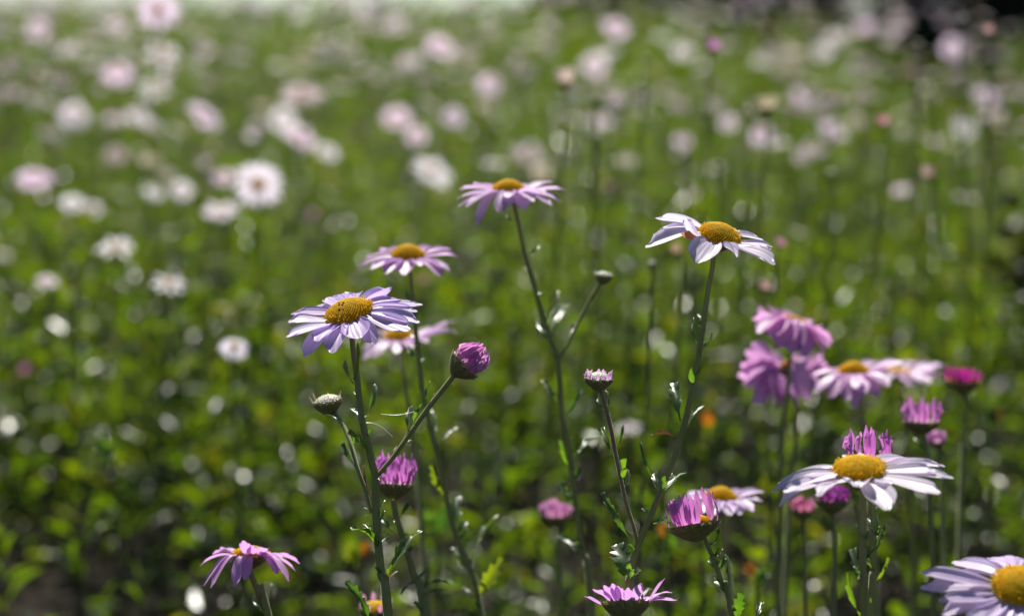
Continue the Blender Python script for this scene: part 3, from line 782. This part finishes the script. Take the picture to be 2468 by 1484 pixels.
# ------------------------------------------------------------------ daisies farther back: templates
def head_template(kind, seed):
    """local coordinates, up = z, ray radius 1 (scaled later); returns meshes (head, petals, disc)"""
    random.seed(seed)
    Z = np.array([0, 0, 1.0]); O = np.zeros(3)
    m1 = MB(); m2 = MB(); m3 = MB()
    if kind in ('open', 'sparse', 'droop'):
        R = .29
        cup(m1, O, Z, R * .56, R * .55, .04, bracts=10, rows=2)
        n = random.randint(15, 20) if kind != 'sparse' else random.randint(8, 11)
        for k in range(n):
            if kind == 'sparse' and random.random() < .1: continue
            a = 2 * math.pi * (k + random.uniform(-.25, .25)) / n
            rad = np.array([math.cos(a), math.sin(a), 0]); l = random.uniform(.85, 1.05)
            dz = random.uniform(-.18, .12) if kind != 'droop' else random.uniform(-.55, -.2)
            petal(m2, rad * R * .85, rad * l * (1 if kind != 'droop' else .9) + Z * dz, Z, rad, .25, rise=.15 if kind != 'droop' else .4, curl=.15 if kind != 'droop' else .4, nt=6, ns=5)
        disc(m3, O, Z, R, R * .6, 60)
    elif kind == 'half':
        R = .34
        cup(m1, O, Z, R, R * .9, .06, bracts=11, rows=2)
        for k in range(17):
            a = 2 * math.pi * (k + random.uniform(-.25, .25)) / 17
            rad = np.array([math.cos(a), math.sin(a), 0]); sp = random.uniform(.0, .3)
            petal(m2, rad * R * .85 - Z * .03, rad * (R * .85 + math.sin(sp) * .6) + Z * math.cos(sp) * random.uniform(.4, .6), Z, rad, .16, rise=1, curl=0, cup=.5, nt=5, ns=3)
        disc(m3, O, Z, R * .6, R * .35, 50)
    else:                                   # green bud
        R = .34
        cup(m1, O, Z, R, R * 1.1, .06, bracts=11, rows=2)
        for k in range(6):
            a = k * 1.05; rad = np.array([math.cos(a), math.sin(a), 0])
            petal(m2, rad * R * .7, rad * R * .5 + Z * .2, Z, rad, .14, rise=1, curl=0, nt=3, ns=3)
        disc(m3, -Z * .05, Z, R * .85, R * .5, 50)
    return (m1.mesh('flower_head', [M_CUPB if kind in ('open', 'sparse', 'droop') else M_CUP, M_CUPTIP]), m2.mesh('petals', [M_PETAL]), m3.mesh('disc', [M_FLUFF if kind == 'bud' else M_DISC]))
TEMPL = {k: [head_template(k, 40 + 7 * i + len(k)) for i in range(n)] for k, n in (('open', 5), ('sparse', 3), ('droop', 3), ('half', 3), ('bud', 2))}
random.seed(99)
from mathutils import Vector, Matrix
def back_flower(pos, D, kind, color, facing, label, cat, group=None, name='daisy'):
    """pos head centre, D diameter, facing unit normal"""
    pos = np.asarray(pos, float); n = N_(facing)
    if kind in ('half', 'bud'): n = N_(np.array([random.gauss(0, .12), random.gauss(0, .1), 1]))
    lean = np.array([random.uniform(-.06, .06), random.uniform(-.04, .06)])
    g = np.array([pos[0] + lean[0], pos[1] + lean[1], 0]); g[2] = float(ground_z(g[0], g[1])) - .004
    root = empty(name, g, label, cat, group)
    s = D * .5
    neck = pos - n * s * .26
    mb = MB()
    tube(mb, catmull([neck, neck - n * .012 - np.array([0, 0, .02]), (neck * .4 + g * .6) - np.array([lean[0] * .2, lean[1] * .2, 0]), g], 4), .0008, .0012, 6)
    link('stem', mb.mesh('stem', [M_STEMS], g), root)
    tm = random.choice(TEMPL[kind])
    q = Vector(tuple(n)).to_track_quat('Z', 'Y').to_matrix().to_4x4() @ Matrix.Rotation(random.uniform(0, 6.28), 4, 'Z')
    h = link('flower_head', tm[0], root)
    h.matrix_local = Matrix.Translation(Vector(tuple(pos - g))) @ q @ Matrix.Scale(s, 4)
    link('petals', tm[1], h, jit(color))
    link('disc', tm[2], h)
    return root

CW = (.82, .80, .83); CP = (.82, .71, .82); CK = (.66, .36, .62); CM = (.56, .14, .44); CF = (.64, .57, .50); CD = (.52, .47, .48)
U_, C_, S_, B_, D_ = 'u', 'c', 's', 'b', 'd'
NORM = {'u': (0, .9, -.42), 'c': (-.1, .5, -.86), 's': (.42, .75, -.55), 'b': (0, .65, -.75), 'd': (0, .8, -.6), 'l': (-.45, .8, -.4)}
# u, v, apparent size, colour, facing, template, label
NAMED = [
 (380, 26, 112, CP, 'c', 'open', 'large blurred pale pink daisy at the top edge, left part of the field'),
 (284, 66, 60, CP, 'u', 'open', 'dim pinkish daisy below left of the pink one at the top edge'),
 (92, 72, 62, CP, 'c', 'open', 'dim pale daisy in the top left corner of the field'),
 (345, 90, 40, CD, 'u', 'bud', 'pale round bud below the pink daisy at the top edge'),
 (392, 132, 95, CW, 'd', 'sparse', 'white two-lobed blurred daisy below the pink one at the top edge'),
 (284, 172, 92, CP, 'd', 'droop', 'pale pink arching blurred daisy left of the white two-lobed one'),
 (240, 218, 50, CP, 'u', 'half', 'dim pink bloom below left of the arching pink daisy'),
 (373, 212, 88, CW, 'd', 'sparse', 'faint white spreading daisy below the white two-lobed one'),
 (20, 172, 62, CK, 's', 'half', 'strong pink bloom at the left edge near the top'),
 (87, 191, 46, CK, 's', 'half', 'small strong pink bloom just right of the one at the left edge'),
 (22, 222, 55, CP, 'u', 'open', 'dim pale pink daisy under the strong pink bloom at the left edge'),
 (180, 275, 88, CW, 'c', 'droop', 'bright white blurred daisy upper left, apart from the others'),
 (275, 287, 52, CP, 'u', 'open', 'small dim pinkish daisy between two white ones at upper left'),
 (330, 281, 60, CW, 'u', 'open', 'white daisy of the upper left pair, the higher one'),
 (366, 302, 56, CW, 's', 'open', 'white daisy of the upper left pair, the lower one'),
 (492, 280, 100, CP, 's', 'open', 'bright pink blurred daisy upper left, pinkest of its size there'),
 (682, 288, 76, CW, 'c', 'open', 'white daisy at the upper end of the slanting row of three'),
 (724, 330, 100, CP, 's', 'open', 'pink white daisy in the middle of the slanting row of three'),
 (790, 366, 60, CW, 's', 'open', 'white daisy at the lower end of the slanting row of three'),
 (728, 226, 110, CD, 'u', 'open', 'faint wide white daisy above the slanting row of three'),
 (622, 445, 134, CW, 'c', 'open', 'large blurred white daisy facing the viewer with its centre visible'),
 (537, 428, 72, CP, 'u', 'open', 'pale pink bloom touching the left side of the large white daisy'),
 (492, 400, 44, CP, 'u', 'half', 'small pale bloom above left of the large white daisy'),
 (510, 356, 42, CF, 'u', 'half', 'small peach bud above the large white daisy'),
 (280, 373, 56, CD, 'c', 'open', 'faint lilac white daisy left of the peach white one'),
 (362, 386, 56, CF, 'u', 'open', 'peach white blurred daisy left of the large white one'),
 (438, 458, 62, CW, 'c', 'open', 'creamy white blurred daisy left of the large white one'),
 (373, 458, 60, CW, 'd', 'droop', 'dimmer white daisy joined to the left of the creamy white one'),
 (403, 420, 46, CD, 'u', 'open', 'faint white daisy above the creamy white one'),
 (84, 431, 92, CP, 'u', 'open', 'wide flat pale pink daisy near the left edge'),
 (174, 490, 66, CW, 'd', 'open', 'white daisy below right of the wide flat pale one'),
 (226, 503, 46, CW, 'd', 'open', 'small white daisy touching the right of a larger white one at left'),
 (533, 508, 96, CW, 'u', 'open', 'wide white daisy below left of the large white one'),
 (755, 519, 48, CK, 's', 'half', 'small solitary pink bloom right of the large white daisy'),
 (754, 563, 36, CW, 'u', 'bud', 'small white bud directly beneath the solitary pink bloom'),
 (829, 510, 42, (.72, .74, .6), 'u', 'bud', 'pale greenish white bud left of the topmost pink daisy'),
 (280, 598, 104, CW, 'd', 'sparse', 'white two-lobed daisy in the left middle of the field'),
 (113, 678, 62, CP, 'u', 'open', 'pale pink white daisy near the left edge at mid height'),
 (408, 684, 96, CW, 'd', 'sparse', 'white daisy below right of the two-lobed one in the left middle'),
 (434, 643, 40, CD, 'u', 'open', 'faint white daisy just above the one right of centre left'),
 (448, 550, 44, CP, 'u', 'half', 'faint pinkish bud below the wide white daisy'),
 (96, 586, 42, CW, 'u', 'bud', 'small white bud near the left edge left of the two-lobed daisy'),
 (10, 614, 44, CW, 'u', 'open', 'small white daisy cut by the left edge'),
 (565, 834, 84, CW, 'b', 'droop', 'white drooping daisy left of the sharp lilac daisy'),
 (60, 893, 56, (.66, .26, .56), 'u', 'half', 'round bright pink bud near the left edge at mid height'),
 (620, 712, 40, CW, 's', 'half', 'pale glint left of the sharp lilac daisy, built as a bud'),  # white bloom added in place of a light glint
 (1020, 678, 62, (.66, .34, .40), 'u', 'half', 'rose blurred bud right behind the stem of the second pink daisy'),
 (954, 58, 50, CP, 'c', 'open', 'pale pink round daisy at top, left of centre'),
 (882, 20, 46, CW, 'c', 'open', 'white round daisy at the top edge left of centre'),
 (1063, 115, 92, CP, 's', 'open', 'broad pale pink daisy in the upper middle'),
 (988, 147, 56, CP, 'u', 'open', 'dim pale daisy left of the broad pale pink one'),
 (1132, 130, 50, CD, 'u', 'open', 'dim pale daisy right of the broad pale pink one'),
 (1183, 197, 74, CP, 's', 'droop', 'pink daisy below right of the broad pale pink one'),
 (1168, 257, 50, CD, 'u', 'open', 'faint pale daisy directly under a pink one in the upper middle'),
 (957, 285, 80, CP, 'd', 'open', 'whitish pink daisy above left of the large white one in the middle'),
 (1092, 281, 54, CP, 'c', 'open', 'round pale daisy above right of the large white one in the middle'),
 (1005, 328, 54, CP, 'c', 'open', 'round pale daisy directly above the large white one in the middle'),
 (1043, 412, 116, CW, 's', 'open', 'large bright white daisy left of the topmost pink daisy'),
 (1275, 373, 92, CD, 'u', 'open', 'wide faint whitish daisy above the topmost pink daisy'),
 (1303, 415, 58, CF, 'u', 'open', 'peach white bloom right above the topmost pink daisy'),
 (1351, 388, 48, CP, 'u', 'half', 'faint pinkish bloom above right of the topmost pink daisy'),
 (1433, 156, 72, CP, 'c', 'open', 'pale pink daisy right of the brown-green faded head in the upper middle'),
 (1453, 292, 58, CP, 'u', 'open', 'pale lilac daisy behind two thin bud stems in the upper middle'),
 (1484, 68, 78, CP, 's', 'open', 'lilac pink daisy at the top right of the middle'),
 (1508, 386, 54, CD, 'u', 'open', 'faint grey white daisy above the one with missing rays'),
 (1463, 450, 50, (.70, .48, .52), 'u', 'half', 'faint pink bud left above the daisy with missing rays'),
 (1645, 124, 54, CW, 'd', 'open', 'pale white daisy left of the pink bud with dark cup'),
 (1634, 246, 58, CD, 'u', 'droop', 'grey white daisy below the pink bud with dark cup'),
 (1755, 297, 46, CP, 'c', 'open', 'round dim pale daisy left of the two-lobed pink one'),
 (1832, 320, 76, CP, 'd', 'droop', 'pale pink two-lobed daisy below the faded cream head'),
 (1939, 230, 66, CP, 's', 'open', 'pink daisy right of the faded cream head'),
 (2007, 316, 74, CP, 's', 'open', 'broad pink daisy left of the brown-pink bud'),
 (2062, 291, 56, CD, 'u', 'open', 'dim pale daisy between the broad pink one and the brown-pink bud'),
 (1932, 376, 46, CD, 'c', 'open', 'round grey white daisy below the broad pink one'),
 (2083, 68, 56, CP, 'u', 'open', 'lilac pink daisy near the top right in front of dark bushes'),
 (2171, 45, 52, CD, 'u', 'open', 'dim pale daisy in front of dark bushes'),
 (2018, 90, 60, CW, 'u', 'open', 'pale white daisy left of the lilac pink one near the bushes'),
 (1983, 126, 56, CW, 'd', 'open', 'pale white daisy below left of the lilac pink one near the bushes'),
 (2066, 138, 52, CD, 'u', 'droop', 'dim white daisy below the lilac pink one near the bushes'),
 (2295, 116, 58, CP, 'c', 'open', 'pinkish daisy at far upper right, left one of a pair'),
 (2322, 124, 46, CD, 'c', 'open', 'greyish daisy at far upper right, right one of a pair'),
 (2377, 234, 68, CP, 's', 'open', 'pink daisy near the right edge above the dark gap'),
 (2325, 311, 64, CW, 's', 'open', 'white daisy left of the dark gap at the right edge'),
 (1665, 474, 42, CP, 'c', 'open', 'small round pale daisy just above the one with missing rays'),
 (2171, 458, 48, CP, 'u', 'open', 'faint pinkish daisy in the right middle of the field'),
 (1514, 1032, 66, CW, 'u', 'open', 'blurred white daisy low in the middle between two stems'),
 (822, 1138, 38, CM, 'u', 'half', 'small dim magenta bud left of the main stem'),
 (126, 1066, 40, (.66, .22, .34), 'u', 'half', 'small red-pink bud low near the left edge'),
 (1645, 336, 52, CP, 'd', 'droop', 'pale daisy half covered by a dark bud in the upper middle'),
]
def zone_pos(u, v, size):
    r = ray(u, v)
    s = r[2] / r[1]
    d = .054 / ((size - 3) * PX)
    for _ in range(40):
        q = CAM + r * d
        if q[2] - float(ground_z(q[0], q[1])) < .385 and d > 1.75: d *= .98
    return CAM + r * d, (size - 3) * PX * d, d
for (u, v, sz, c, fc, tk, lab) in NAMED:
    pos, D, d = zone_pos(u, v, sz)
    n = np.array(NORM[fc]) + np.array([random.uniform(-.15, .15), 0, random.uniform(-.1, .1)])
    back_flower(pos, D, tk, c, camdir(*n), lab, 'bud' if tk == 'bud' else 'daisy', 'blurred daisies farther back in the field', 'daisy_bud' if tk == 'bud' else ('half_open_daisy' if tk == 'half' else 'daisy'))
# buds that stand nearer on visible dark stems
for (u, v, d, D, c, tk, fc, lab) in [
    (1717, 118, 1.95, .029, CK, 'half', 'u', 'pink bud with dark cup on a visible stem in the upper right'),
    (1362, 196, 1.9, .040, CF, 'half', 'u', 'faded cream flower head with dark green cup on a stem in the upper middle'),
    (1436, 236, 1.8, .017, (.8, .8, .75), 'bud', 'u', 'small white-tipped bud, the higher of two near the topmost pink daisy'),
    (1440, 328, 1.75, .018, (.8, .8, .75), 'bud', 'u', 'small glinting white bud, the lower of two near the topmost pink daisy'),
    (1559, 138, 2.0, .018, (.8, .8, .75), 'bud', 'u', 'small glinting white bud on a thin stem left of the pink bud'),
    (1846, 262, 1.95, .042, (.64, .60, .44), 'half', 'u', 'faded cream yellow flower head with dark cup in the upper right'),
    (1799, 262, 2.0, .016, (.8, .8, .75), 'bud', 'u', 'tiny glinting bud left of the faded cream yellow head'),
    (2130, 298, 1.9, .026, (.56, .34, .36), 'half', 'u', 'brown-pink bud with dark cup in the upper right'),
    (1652, 372, 1.9, .020, (.4, .4, .4), 'bud', 'u', 'dark round bud above the daisy with missing rays'),
    (2004, 414, 1.9, .022, (.5, .55, .4), 'bud', 'u', 'green bud with dark cup on a dark stem in the right middle'),
    (1571, 634, 1.45, .014, (.8, .8, .78), 'bud', 'u', 'glinting pale bud left under the daisy with missing rays'),
    (1632, 606, 1.6, .020, (.48, .36, .26), 'half', 'u', 'brownish spent bud below the left rays of the daisy with missing rays'),
    (1880, 590, 1.65, .018, (.56, .32, .40), 'half', 'u', 'brown-pink bud right of the daisy with missing rays'),
    (1844, 696, 1.6, .022, (.62, .44, .44), 'half', 'u', 'dusty pink bud with dark cup above the blurred pink group'),
    (2383, 76, 2.0, .020, (.70, .50, .48), 'half', 'u', 'peach coloured bud in the far upper right corner'),
    (2322, 44, 2.1, .022, (.8, .8, .8), 'bud', 'u', 'pale glint near the upper right corner, built as a bud'),  # a glint of light, shaped as a white bud
    (2257, 176, 2.1, .020, (.8, .8, .8), 'bud', 's', 'pale oval glint in the upper right, built as a bud'),  # another light glint given a bud's shape and white colour
    (2212, 104, 2.2, .022, (.6, .66, .5), 'bud', 'u', 'round greenish bud left of the pale pair in the upper right'),
    (1730, 395, 1.9, .015, (.8, .8, .8), 'bud', 'u', 'tiny glinting bud right above the daisy with missing rays'),
    (2236, 420, 2.0, .026, (.55, .42, .38), 'half', 'u', 'brown-peach spent bud in the right middle'),
    ]:
    back_flower(P(u, v, d), D, tk, c, camdir(*NORM[fc]), lab, 'daisy bud', 'buds on long stems behind the sharp daisies', 'daisy_bud')
# orange leaves
def sprig(u, v, d, size, lab):
    size *= .72
    tip = P(u, v, d); g = np.array([tip[0] + .01, tip[1] + .015, 0]); g[2] = float(ground_z(g[0], g[1])) - .004
    root = empty('leafy_sprig', g, lab, 'sprig', 'sprigs with orange leaves')
    mb = MB(); tube(mb, catmull([tip - np.array([0, 0, size * .3]), tip * .5 + g * .5, g], 4), .0009, .0013, 6)
    link('stem', mb.mesh('stem', [M_STEMS], g), root)
    for k in range(3):
        a = random.uniform(0, 6.28)
        mb = MB(); leaf(mb, tip - np.array([0, 0, size * (.3 + .2 * k)]), tip + np.array([math.cos(a) * .6, -.1, math.sin(a) * .5 + .1]) * size * .8, size * .62, camdir(random.uniform(-.5, .5), .5, .7), 3)
        o = link('leaf', mb.mesh('leaf', [M_ORANGE if k < 1 else M_LEAF], g), root)
        if k < 1: o['label'] = 'orange withered leaf'
for a in [(275, 1065, 1.75, .034, 'sprig with an orange leaf low at the left, beside yellow green leaves'), (862, 1322, 1.6, .026, 'sprig with a deep orange leaf left of the main stem near the bottom'), (1052, 1240, 1.6, .030, 'sprig with a red-orange leaf right of the magenta bud behind the main stem'),
          (1612, 1278, 1.5, .020, 'sprig with a yellow-orange leaf left of the magenta half open daisy'), (1716, 1012, 1.8, .022, 'sprig with an orange leaf right of the bowed stem at mid height'), (1824, 1362, 1.45, .026, 'sprig with a bright orange leaf between the magenta half open and the white-pink daisy'),
          (2390, 1004, 1.7, .024, 'sprig with an orange leaf near the right edge')]: sprig(*a)

# ------------------------------------------------------------------ more daisies toward the back
LABS = [('small white daisy far back in the field, one among many', CW, 'small white daisies far back'), ('small pale pink daisy far back in the field, one among many', CP, 'small pale pink daisies far back'), ('small dull lilac daisy far back in the field, one among many', CD, 'small dull lilac daisies far back'), ('small rose pink daisy far back in the field, one among many', CK, 'small rose pink daisies far back')]
cnt = 0
CLUMPS = []
for _ in range(34):
    y_ = 2.9 + 3.2 * random.random() ** .8
    CLUMPS.append((random.uniform(-1, 1) * (.23 * y_ + .1), y_, random.randint(0, 99)))
while cnt < 168:
    cx_, cy_, ck_ = random.choice(CLUMPS)
    x, y = cx_ + random.gauss(0, .13), max(2.75, cy_ + random.gauss(0, .14))
    if random.random() < .2: y = random.uniform(2.9, 6.1); x = random.uniform(-1, 1) * (.23 * y + .1)
    dens = (.55 + .45 * math.sin(x * 1.7 + 2.2) * math.sin(y * 1.3)) * (1 if x < -.1 * y else .55)
    if random.random() > dens: continue
    q = random.random()
    if random.random() < .6: q = (ck_ % 10) / 10
    li = 0 if q < .38 else (1 if q < .74 else (2 if q < .92 else 3))
    pos = np.array([x, y, float(ground_z(x, y)) + random.uniform(.36, .50)])
    tk = random.choice(['open', 'open', 'open', 'droop', 'sparse', 'half'])
    back_flower(pos, random.uniform(.026, .042), tk, LABS[li][1], N_(np.array([random.gauss(0, .3), random.gauss(-.05, .3), 1])), LABS[li][0], 'daisy', LABS[li][2])
    cnt += 1

# ------------------------------------------------------------------ uncountable far daisies: one mesh
def far_flowers():
    m, t, out = mat('far_petals')
    ge = nd(t, 'ShaderNodeNewGeometry')
    r = ramp(t, ge.outputs['Random Per Island'], [(0, CW), (.38, CW), (.42, CP), (.8, CP), (.84, CK), (.9, CD)])
    r.color_ramp.interpolation = 'CONSTANT'
    two_sided(t, out, r.outputs[0], r.outputs[0], .5, .42, .3)
    V, F, MI = [], [], []
    n = 0
    for i in range(6600):
        y = 4.3 + 7.9 * random.random()
        x = random.uniform(-1, 1) * (.26 * y + 1.6)
        if .5 + .5 * math.sin(x * 4.3 + 1.7 * math.sin(y * 2.1)) * math.sin(y * 3.1 + 1.3 * x) < random.random() * .95: continue
        if y > 9 and random.random() < .35: x = random.uniform(-2.8, .3)
        if y < 7 and abs(x) < .25 * y and random.random() < .5: continue
        if x > -.25 * y * .2 and random.random() < .55: continue
        z = float(ground_z(x, y)) + random.uniform(.33, .50)
        c = np.array([x, y, z]); nn = N_(np.array([random.gauss(0, .35), random.gauss(-.1, .35), 1])); a = N_(np.cross(nn, [1, .1, 0])); b = np.cross(nn, a)
        R = random.uniform(.016, .026); K = 12
        V.append(c)
        for k in range(K * 2):
            an = math.pi * k / K; rr = R * (1 if k % 2 else .55)
            V.append(c + (a * math.cos(an) + b * math.sin(an)) * rr - nn * R * (.25 if k % 2 else .05))
        for k in range(K * 2): F.append((n, n + 1 + k, n + 1 + (k + 1) % (K * 2))); MI.append(0)
        n += 1 + K * 2
        for k in range(6): V.append(c + (a * math.cos(k * 1.047) + b * math.sin(k * 1.047)) * R * .3 + nn * R * .02)
        V.append(c + nn * R * .2)
        for k in range(6): F.append((n + k, n + (k + 1) % 6, n + 6)); MI.append(1)
        n += 7
    me = bpy.data.meshes.new('far_daisies'); me.from_pydata([tuple(v) for v in V], [], F)
    me.materials.append(m); me.materials.append(M_DISC); me.polygons.foreach_set('material_index', MI)
    tag(link('far_daisies', me), 'mass of white and pink daisies at the far end of the field', 'daisies', kind='stuff')
far_flowers()

# ------------------------------------------------------------------ leafy undergrowth: one mesh
def undergrowth():
    # leaf templates: (rows x 5) grids, length along y = 1, width along x = 1
    T = []
    for (lob, arch, fold, droop) in ((1, .10, .3, .0), (1, .22, .45, .25), (0, .12, .35, .1), (1, .05, .2, -.1)):
        ys = [0, .2, .34, .46, .58, .70, .80, .92, 1.0]
        ws = [.10, .16, .55, .95, .62, 1.0, .66, .72, .05] if lob else [.12, .3, .55, .78, .92, .9, .75, .45, .05]
        G = []
        for y_, w_ in zip(ys, ws):
            for s in (-1, -.5, 0, .5, 1):
                G.append((s * w_ * .5, y_ + (.05 * abs(s) if lob and w_ > .9 else 0), fold * abs(s) * w_ * .5 + arch * math.sin(math.pi * y_) - droop * y_ * y_))
        T.append(np.array(G))
    nr, nc = 9, 5
    tf = np.array([(i * nc + j, i * nc + j + 1, (i + 1) * nc + j + 1, (i + 1) * nc + j) for i in range(nr - 1) for j in range(nc - 1)])
    POS, DIR, NRM, LEN, WID = [], [], [], [], []
    stems = MB()
    def zone(y0, y1, dens, lmin, lmax, kmin, kmax, hmin, hmax, far):
        area = 0; n = int(dens * ((y1 - y0) * (2 * (.24 * (y0 + y1) / 2 + .7))))
        for _ in range(n):
            y = RNG.uniform(y0, y1); x = RNG.uniform(-1, 1) * (.24 * y + .7)
            patch = .5 + .5 * math.sin(x * 5.1 + 1.3 * math.sin(y * 3)) * math.sin(y * 4.3 + 2 * math.sin(x * 2.1))
            if y < 3.2 and RNG.random() > (.35 + .65 * patch if y > 2.7 else .02 + 1.15 * patch): continue
            g = float(ground_z(x, y)); h = RNG.uniform(hmin, hmax) * (.8 + .3 * patch)
            lean = RNG.normal(0, .12, 2)
            base = np.array([x, y, g]); top = base + np.array([lean[0] * h, lean[1] * h, h])
            if not far:
                tube(stems, [base, base * .5 + top * .5 + np.array([lean[1], lean[0], 0]) * .02, top], .0014, .0007, 5)
            k = RNG.integers(kmin, kmax); az0 = RNG.uniform(0, 6.28)
            for i in range(k):
                t = .12 + .88 * (i + RNG.uniform(-.3, .3)) / k
                az = az0 + i * 2.4 + RNG.normal(0, .3)
                el = math.radians(RNG.normal(8 + 42 * t, 22))
                d = np.array([math.cos(az) * math.cos(el), math.sin(az) * math.cos(el), math.sin(el)])
                up = np.array([0, 0, 1.0]); s0 = N_(np.cross(d, up)); nn = np.cross(s0, d)
                ro = RNG.normal(0, .5); nn = nn * math.cos(ro) + s0 * math.sin(ro)
                L = RNG.uniform(lmin, lmax) * (1.1 - .5 * t)
                POS.append(base + (top - base) * t); DIR.append(d); NRM.append(nn); LEN.append(L); WID.append(L * RNG.uniform(.14, .46))
    zone(.15, 1.3, 60, .03, .05, 7, 11, .10, .17, False)
    zone(1.86, 2.3, 420, .026, .054, 11, 18, .14, .29, False)
    zone(2.3, 3.4, 340, .032, .060, 12, 18, .24, .37, False)
    zone(3.4, 5.5, 150, .032, .055, 9, 14, .24, .38, True)
    zone(5.5, 9, 75, .042, .066, 8, 13, .24, .38, True)
    zone(9, 13, 40, .06, .09, 8, 12, .24, .38, True)
    POS, DIR, NRM = map(np.array, (POS, DIR, NRM)); LEN = np.array(LEN)[:, None, None]; WID = np.array(WID)[:, None, None]
    SD = np.cross(DIR, NRM)
    pick = RNG.integers(0, len(T), len(POS)); TT = np.array(T)[pick]
    V = POS[:, None, :] + TT[:, :, 0:1] * WID * SD[:, None, :] + TT[:, :, 1:2] * LEN * DIR[:, None, :] + TT[:, :, 2:3] * LEN * .7 * NRM[:, None, :]
    nL, nv = V.shape[:2]
    F = (tf[None] + (np.arange(nL) * nv)[:, None, None]).reshape(-1, 4)
    me = bpy.data.meshes.new('undergrowth')
    me.vertices.add(nL * nv); me.vertices.foreach_set('co', V.reshape(-1))
    me.loops.add(F.size); me.loops.foreach_set('vertex_index', F.reshape(-1))
    me.polygons.add(len(F)); me.polygons.foreach_set('loop_start', np.arange(0, F.size, 4))
    me.polygons.foreach_set('use_smooth', np.ones(len(F), bool))
    at = me.attributes.new('edge', 'FLOAT', 'POINT')
    at.data.foreach_set('value', np.tile(np.array([1, 0, .1, 0, 1.] * nr), nL))
    me.materials.append(M_LEAFS); me.update(calc_edges=True); me.validate()
    u = tag(link('undergrowth', me), 'leafy green undergrowth of daisy plants covering the field', 'undergrowth', kind='stuff')
    so = link('stems', stems.mesh('stems', [M_STEMS]), u); so['kind'] = 'stuff'
    print('leaves', nL)
undergrowth()

# ------------------------------------------------------------------ dark bushes beyond the field and dark leaves for a shaded gap at the right edge
def bush(x, y, w, h, n, leaf_l, label, group=None, m=None, z0=.0, name='bush'):
    g = np.array([x, y, float(ground_z(x, y)) - .01])
    root = empty(name, g, label, 'bush', group)
    mb = MB()
    for k in range(5):
        a = RNG.uniform(0, 6.28); e = g + np.array([math.cos(a) * w * .3, math.sin(a) * w * .3, h * .75])
        tube(mb, catmull([e, g * .5 + e * .5 + np.array([0, 0, h * .1]), g], 4), .004 * h, .018 * h, 6)
    link('trunk', mb.mesh('trunk', [M_BARK], g), root)
    tmp = np.array([(0, 0, 0), (.25, .3, .05), (.3, .6, .02), (0, 1, -.08), (-.3, .6, .02), (-.25, .3, .05), (0, .45, -.03)])
    V, F = [], []
    cl = [(RNG.normal(0, 1, 3)) for _ in range(26)]
    for i in range(n):
        c = cl[RNG.integers(0, len(cl))]; c = N_(c) * min(np.linalg.norm(c) * .6, 1)
        q = c * .72 + RNG.normal(0, .17, 3)
        p_ = np.array([q[0] * w * .5, q[1] * w * .4, h * (.52 + .46 * q[2]) + z0])
        if p_[2] < .02: p_[2] = RNG.uniform(.02, .1)
        d = N_(RNG.normal(0, 1, 3) + N_(q) * .6); nn = N_(np.cross(d, RNG.normal(0, 1, 3))); s = np.cross(d, nn)
        L = leaf_l * RNG.uniform(.6, 1.2)
        b0 = len(V)
        for t_ in tmp: V.append(p_ + (s * t_[0] * 1.3 + d * t_[1] + nn * t_[2]) * L)
        for a_, b_ in ((0, 1), (1, 2), (2, 3), (3, 4), (4, 5), (5, 0)): F.append((b0 + a_, b0 + b_, b0 + 6))
    me = bpy.data.meshes.new('crown'); me.from_pydata([tuple(v) for v in V], [], F); me.materials.append(m or M_LEAFD)
    link('crown', me, root)
for (x, y, w, h, lab) in [(.50, 12.6, .9, .55, 'low dark bush at the left end of the row beyond the field'), (1.15, 11.8, 1.1, .7, 'dark bush second from the left beyond the field'), (1.75, 10.2, 1.2, 1.7, 'tall dark bush in the middle of the row beyond the field'),
                          (2.2, 9.2, 1.3, 1.8, 'dark bush at the upper right corner beyond the field'), (3.0, 9.0, 1.4, 1.9, 'dark bush at the right end of the row beyond the field')]:
    bush(x, y, w, h, 5200, .085, lab, 'dark bushes beyond the field')
bush(.765, 3.05, .30, .46, 1500, .035, 'dark leaves put in for a shaded gap at the right edge of the field, half out of frame', name='shade_clump', m=M_LEAFGAP)  # dark foliage added where the canopy only has a shaded hole
